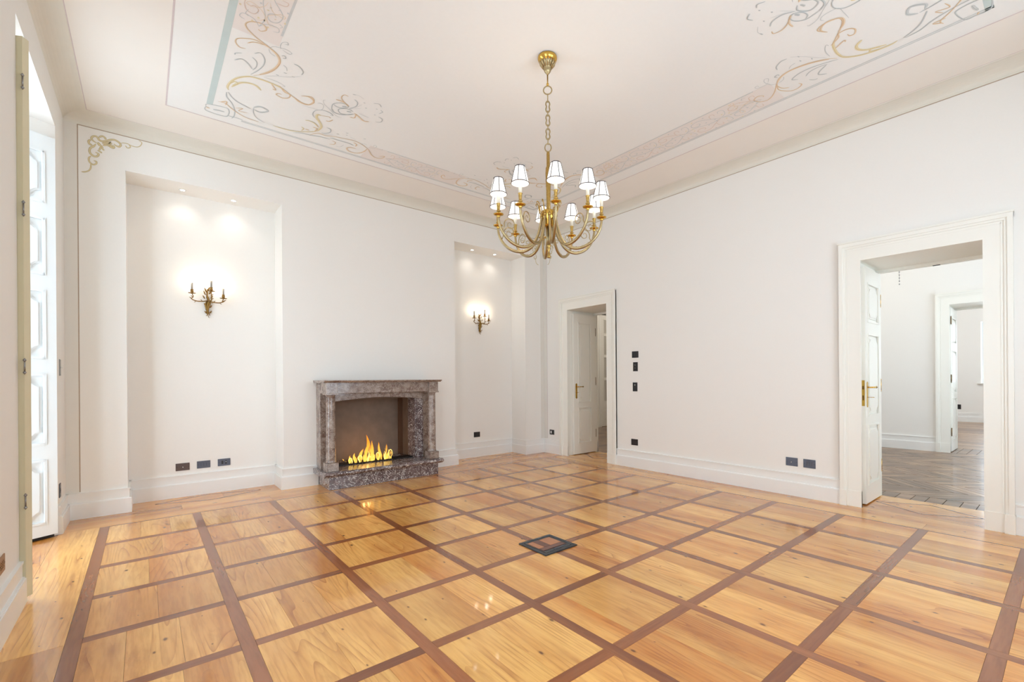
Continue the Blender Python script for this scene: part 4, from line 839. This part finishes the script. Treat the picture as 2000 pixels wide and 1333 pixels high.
b_ = MB(); b_.lathe([(.007, .024), (.006, .034), (.016, .042), (.018, .048), (.010, .056), (.0115, .062), (.0135, .085), (.014, .098), (.018, .102), (.016, .106)], (.433, 0, Zc(2.622)), 16); sub(b_, 'candle_socket', gilt_m)
b_ = MB(); b_.lathe([(.0135, .106), (.0135, .198), (.009, .200)], (.433, 0, Zc(2.622)), 14); sub(b_, 'candle_sleeve', candle_m)
b_ = MB(); b_.lathe([(.006, .200), (.010, .215), (.012, .228), (.009, .242), (.003, .254)], (.433, 0, Zc(2.622)), 12); sub(b_, 'bulb', bulb_m)
zb, ztp, rb, rt = Zc(2.798), Zc(2.925), .0655, .036
b_ = MB(); nS = 24
o0 = [b_.bm.verts.new((.433+rb*math.cos(2*PI*k/nS), rb*math.sin(2*PI*k/nS), zb)) for k in range(nS)]
o1 = [b_.bm.verts.new((.433+rt*math.cos(2*PI*k/nS), rt*math.sin(2*PI*k/nS), ztp)) for k in range(nS)]
i0_ = [b_.bm.verts.new((.433+(rb-.0015)*math.cos(2*PI*k/nS), (rb-.0015)*math.sin(2*PI*k/nS), zb)) for k in range(nS)]
i1_ = [b_.bm.verts.new((.433+(rt-.0015)*math.cos(2*PI*k/nS), (rt-.0015)*math.sin(2*PI*k/nS), ztp)) for k in range(nS)]
for A_, B_ in ((o0, o1), (o1, i1_), (i1_, i0_), (i0_, o0)):
    for k in range(nS): b_.bm.faces.new((A_[k], A_[(k+1) % nS], B_[(k+1) % nS], B_[k])).smooth = True
sub(b_, 'lamp_shade', shade_m)
b_ = MB()
for r_, z in ((rb+.0008, zb+.003), (rt+.0008, ztp-.002)):
    b_.tube([(.433+r_*math.cos(2*PI*k/24), r_*math.sin(2*PI*k/24), z) for k in range(25)], .0032, 5)
for k in range(6):
    a = PI/3*k+.3; b_.tube([(.433+(rb+.001)*math.cos(a), (rb+.001)*math.sin(a), zb), (.433+(rt+.001)*math.cos(a), (rt+.001)*math.sin(a), ztp)], .0030, 5)
sub(b_, 'shade_trim', trimgrey_m)
b_ = MB()   # leaf curling up beside the hub
b_.tube(catmull([Vector(p) for p in [(.062, 0, Zc(2.70)), (.078, 0, Zc(2.735)), (.082, 0, Zc(2.77)), (.094, 0, Zc(2.795)), (.106, 0, Zc(2.79)), (.100, 0, Zc(2.775))]], 4), [.005]*8+[.004]*8+[.003]*5, 6); b_.lathe([(.009, 0), (.014, .006), (.014, .02), (.009, .026)], (.060, 0, Zc(2.675)), 10); sub(b_, 'hub_scroll', gilt_m)
bb = ring_beads(); sub(bb, 'beading', gilt_m)
for k in range(10):
    a = math.radians(-124.5+36*k)
    arm = instance(arm_me, 'arm', ch, (0, 0, 0), (0, 0, a))
    for nme, me in subs:
        q_ = instance(me, nme, arm)
        if nme == 'beading': q_['kind'] = 'stuff'
    light('shade_light', 'POINT', (CXH+.433*math.cos(a), CYH+.433*math.sin(a), 2.865), 2.2, (1, .84, .66), .012)

# ================================================================== WALL SCONCES
def sconce(x, z0, label):
    r = tag(empty('wall_sconce', (x, YN, z0)), label, 'sconce', 'gilt bronze wall sconces')
    g = lambda P: catmull([Vector(p) for p in P], 4)
    b_ = MB()   # S-shaped backplate: several entwined acanthus stems
    b_.tube(g([(.012, -.02, .0), (-.004, -.02, .045), (-.012, -.02, .10), (-.004, -.022, .16), (.006, -.024, .21), (-.006, -.022, .26), (-.004, -.02, .31), (.0, -.018, .345)]), [.004]*4+[.010]*4+[.018]*4+[.022]*4+[.018]*4+[.012]*4+[.010]*4+[.004], 8, .6)
    b_.tube(g([(.02, -.026, .03), (.0, -.03, .09), (.016, -.034, .16), (.02, -.03, .2), (-.002, -.03, .23)]), [.004]*4+[.010]*5+[.011]*4+[.006]*4, 7)
    b_.tube(g([(-.016, -.026, .02), (.004, -.03, .06), (-.018, -.03, .12), (-.02, -.032, .17), (.0, -.03, .21)]), [.003]*4+[.009]*5+[.010]*4+[.006]*4, 7)
    b_.build('backplate', sconce_m, r)
    for (dx, dz, s, h) in [(-.014, .05, -1, .03), (.018, .055, 1, .03), (-.02, .14, -1, .03), (.02, .12, 1, .035), (-.022, .27, -1, .05), (.014, .285, 1, .04), (-.012, .30, -1, .055), (.0, .32, 1, .05), (-.03, .225, -1, .04), (.03, .235, 1, .035)]:
        b_ = MB(); b_.tube(g([(dx, -.026, dz), (dx+s*.010, -.036, dz+h*.5), (dx+s*.020, -.034, dz+h)]), [.004, .006, .008, .009, .009, .008, .006, .004, .002], 6, .45); b_.build('acanthus_leaf', sconce_m, r)
    for ex, ey, ez, drop in ((-.155, -.085, .265, .0), (.025, -.14, .300, 0), (.150, -.075, .235, 0)):
        P = [(0, -.028, .205), (ex*.35, -.028+(ey+.028)*.5, .188), (ex*.75, -.028+(ey+.028)*.85, .185), (ex*1.04, ey, .205), (ex*.93, ey, ez-.035), (ex, ey, ez)]
        b_ = MB(); pp = g(P); b_.tube(pp, [.0068-.0022*i/len(pp) for i in range(len(pp))], 7); arm = b_.build('arm', sconce_m, r)
        b_ = MB()
        for i in (4, 8, 12, 15):
            p = pp[i]; b_.tube([p, p+Vector((.012*(1 if ex > 0 else -1), -.008, .014*(1 if i % 8 else -1))), p+Vector((.022*(1 if ex > 0 else -1), -.010, .018*(1 if i % 8 else -1)))], [.004, .006, .001], 6, .6)
        b_.build('leaf_spray', sconce_m, arm)
        b_ = MB(); b_.lathe([(.004, -.004), (.008, .0), (.036, .005), (.038, .009), (.020, .008), (.006, .010)], (ex, ey, ez), 14); b_.build('drip_pan', sconce_m, arm)
        b_ = MB(); b_.lathe([(.006, .009), (.014, .018), (.017, .028), (.013, .038), (.010, .042), (.017, .046), (.017, .050), (.010, .052)], (ex, ey, ez), 14); b_.build('candle_cup', sconce_m, arm)
        b_ = MB(); b_.lathe([(.0098, .052), (.0105, .128), (.007, .130)], (ex, ey, ez), 12); b_.build('candle_sleeve', sleeve_m, arm)
        b_ = MB(); b_.lathe([(.004, .130), (.008, .140), (.009, .152), (.005, .168), (.001, .178)], (ex, ey, ez), 10); b_.build('bulb', bulb_m, arm)
        light('sconce_light', 'POINT', (x+ex, YN+ey, z0+ez+.155), 2.1, (1, .82, .60), .012)
sconce(.585, 2.115, 'three-armed gilt bronze candle sconce in the left niche')
sconce(4.46, 2.135, 'three-armed gilt bronze candle sconce in the right niche')

# ------------------------------------------------------------------ recessed spots in the niche heads
for x, lab in ((.345, 'left recessed spotlight in the head of the left niche'), (.835, 'right recessed spotlight in the head of the left niche'), (4.22, 'left recessed spotlight in the head of the right niche'), (4.68, 'right recessed spotlight in the head of the right niche')):
    r = tag(empty('recessed_spotlight', (x, 6.69, NZ)), lab, 'spotlight', 'recessed spotlights in the niches')
    b_ = MB(); b_.lathe([(.030, .0005), (.034, -.002), (.030, -.005), (.022, -.004), (.021, -.001)], n=24, cap=False); b_.build('bezel', white_m, r)
    MB().lathe([(.021, -.001), (.021, -.003)], n=20).build('lens', led_m, r)
    light('spot_light', 'SPOT', (x, 6.69, NZ-.01), 3.5, (1, .92, .82), .02, spot=2.2)

# ================================================================== WALL PLATES
def plate(name, label, cat, pos, face, w_, h_, m_, kind='blank', group=None):
    """face: 'back' (looks -y), 'right' (looks -x), 'left' (looks +x)"""
    rz = {'back': 0, 'right': -PI/2, 'left': PI/2}[face]
    r = tag(empty(name, pos, rz), label, cat, group)
    MB().box(-w_/2, w_/2, -.006, .002, -h_/2, h_/2, .0015).build('cover_plate', m_, r)
    def disc(x, z, rr, d, mm, nm):
        b_ = MB(); b_.lathe([(rr, 0), (rr, d)], n=10, M=Matrix.Translation((x, -.006, z))@Matrix.Rotation(PI/2, 4, 'X')); b_.build(nm, mm, r)
    def mod(x, z, a, c, mm, nm='module', d=.002): MB().box(x-a/2, x+a/2, -.006-d, -.005, z-c/2, z+c/2, .0006).build(nm, mm, r)
    if h_ < w_:
        disc(-w_*.40, 0, .003, .001, soot_m, 'screw'); disc(w_*.40, 0, .003, .001, soot_m, 'screw')
    else:
        disc(0, h_*.42, .003, .001, soot_m, 'screw'); disc(0, -h_*.42, .003, .001, soot_m, 'screw')
    if kind == 'toggle':
        disc(0, 0, .009, .002, m_, 'boss'); b_ = MB(); b_.tube([(0, -.008, 0), (.002, -.022, -.003)], [.0032, .0045], 8); b_.build('toggle', white_m, r)
    elif kind == 'sockets':
        for x in (-.026, 0, .026):
            mod(x, 0, .019, .044, m_, 'socket_module', .0015)
            for z in (-.014, 0, .014): disc(x, z, .0034, .0022, module_m, 'socket_hole')
    elif kind == 'two':
        mod(-.018, 0, .020, .042, module_m); mod(.018, 0, .020, .042, module_m); disc(.018, .004, .0055, .003, white_m, 'white_button')
    elif kind == 'one': mod(0, 0, .022, .044, module_m); disc(0, 0, .007, .003, platek_m, 'button')
    elif kind == 'twotoggles':
        for z in (.028, -.020):
            b_ = MB(); b_.tube([(-.01, -.006, z), (.008, -.018, z-.004)], [.003, .0042], 8); b_.build('toggle', steel_m, r)
    elif kind == 'whitedot': disc(0, h_*.22, .008, .003, white_m, 'white_button')
    elif kind == 'halfwhite': mod(-.020, 0, .028, .046, white_m); mod(.018, 0, .020, .044, module_m)
    return r
plate('wall_plate', 'brownish wall plate with white toggle, leftmost of three in the left niche', 'switch', (.336, YN, .348), 'back', .130, .086, plateb_m, 'toggle')
plate('wall_socket', 'grey wall plate with three rows of socket holes, middle of three in the left niche', 'socket', (.535, YN, .352), 'back', .130, .086, plate_m, 'sockets')
plate('wall_plate', 'grey wall plate with two black modules and a white dot in the left niche', 'switch', (.738, YN, .354), 'back', .128, .086, plate_m, 'two')
plate('wall_socket', 'black wall socket low in the right niche', 'socket', (4.395, YN, .385), 'back', .125, .090, platek_m, 'two2')
plate('thermostat', 'small black control plate, topmost of three beside the corner door', 'switch', (XR, 4.347, 1.706), 'right', .120, .098, platek_m, 'one')
plate('light_switch', 'upright black switch with two steel toggles, middle of three beside the corner door', 'switch', (XR, 4.344, 1.522), 'right', .085, .137, platek_m, 'twotoggles')
plate('light_switch', 'upright black switch with one white dot, lowest of three beside the corner door', 'switch', (XR, 4.353, 1.218), 'right', .085, .134, platek_m, 'whitedot')
plate('wall_socket', 'black wall socket above the skirting right of the corner door', 'socket', (XR, 4.370, .383), 'right', .122, .093, platek_m, 'two2')
plate('wall_plate', 'blue-grey wall plate with a tiny toggle, left one of the pair by the wide doorway', 'switch', (XR, 2.136, .381), 'right', .126, .095, plate_m, 'toggle')
plate('wall_socket', 'purple-grey plate with three rows of socket holes, right of the pair by the wide doorway', 'socket', (XR, 1.951, .381), 'right', .124, .095, plate_m, 'sockets')
plate('wall_plate', 'small black and white wall plate between the room corner and the corner door', 'socket', (XR, 6.235, .380), 'right', .120, .088, platek_m, 'halfwhite')
plate('light_switch', 'narrow steel switch plate high on the pier beside the window bay', 'switch', (XL, 6.08, 1.485), 'left', .075, .150, steel_m, 'toggle')
plate('wall_socket', 'grey socket plate low on the pier beside the window bay', 'socket', (XL, 6.02, .372), 'left', .085, .125, plate_m, 'one')
plate('wall_socket', 'brown wall socket plate at the left edge of the picture', 'socket', (XL, 3.76, .376), 'left', .130, .090, plated_m, 'sockets')
plate('wall_socket', 'tiny dark socket on the far wall of the enfilade', 'socket', (18.2, 2.30, .434), 'right', .13, .14, platek_m, 'blank')

# ================================================================== FLOOR BOX
fb = tag(empty('floor_box', (2.47, 2.812, 0), 0), 'square dark metal floor box with inlaid wooden lid set in the parquet', 'floor box')
b_ = MB(); hs = .168
b_.prism([(-hs, -hs), (hs, -hs), (hs, -hs+.030), (-hs, -hs+.030)], 'z', .0, .010)
b_.box(-hs, hs, hs-.030, hs, 0, .010, .002); b_.box(-hs, -hs+.030, -hs+.03, hs-.03, 0, .010, .002); b_.box(hs-.030, hs, -hs+.03, hs-.03, 0, .010, .002)
b_.build('frame', slate_m, fb)
hl = .130
b_ = MB(); b_.box(-hl, hl, -hl, hl, 0.0, .0055); b_.build('lid', slate_m, fb)
b_ = MB(); frame_ring(b_, -hl, -hl, hl, hl, .005, .0055, .009); b_.build('lid_edge', steel_m, fb)
lp = plain('box_lid_wood', srgb(176, 110, 66), .3, coat=.3, var=.12, scale=30); ld = plain('box_lid_strip', srgb(96, 46, 30), .3, coat=.3, var=.12, scale=30)
MB().box(-.118, -.062, -.030, .118, .0055, .0085).build('lid_board', lp, fb)
MB().box(.004, .118, -.030, .118, .0055, .0085).build('lid_board', lp, fb)
MB().box(-.060, .002, -.030, .118, .0055, .0084).build('lid_strip', ld, fb); MB().box(-.118, .118, -.085, -.032, .0055, .0084).build('lid_strip', ld, fb)
MB().box(-.03, .09, -.118, -.100, .0055, .0105, .001).build('cable_flap', plate_m, fb)
MB().box(.02, .06, hs-.024, hs-.010, .010, .0115).build('label_plate', steel_m, fb)

# ================================================================== UNSEEN LAMPS ADDED TO LIGHT THE NEIGHBOURING ROOMS
def added_lamp(x, y, en, label):
    r = tag(empty('added_ceiling_lamp', (x, y, ZC)), label, 'lamp', 'added ceiling lamps of the rooms beyond')
    MB().lathe([(.17, 0), (.18, -.02), (.17, -.035), (.05, -.04)], n=28).build('lamp_base', white_m, r)
    MB().lathe([(.155, -.036), (.15, -.07), (.10, -.10), (.02, -.112)], n=28).build('diffuser', emission('added_lamp_diffuser', (1, .93, .84, 1), 8), r)
    light('added_lamp_light', 'POINT', (x, y, ZC-.25), en, (1, .92, .82), .12)
added_lamp(9.2, 6.6, 60, 'unseen ceiling lamp added to light the hall')
added_lamp(8.5, 2.6, 40, 'unseen ceiling lamp added to light the next room')
added_lamp(15.0, 2.6, 60, 'unseen ceiling lamp added to light the last room')
# small crystal drop of the next room's chandelier, seen under the door head
b_ = MB()
for k in range(6): b_.lathe([(.001, .03), (.010, .015), (.004, 0)], (0, 0, -.05*k), 8)
b_.tube([(0, 0, .9), (0, 0, -.2)], .0018, 5)
o = b_.build('pendant_chain', steel_m); o.location = (9.40, 1.90, 3.10); tag(o, 'thin pendant chain hanging in the next room below the door head', 'pendant')
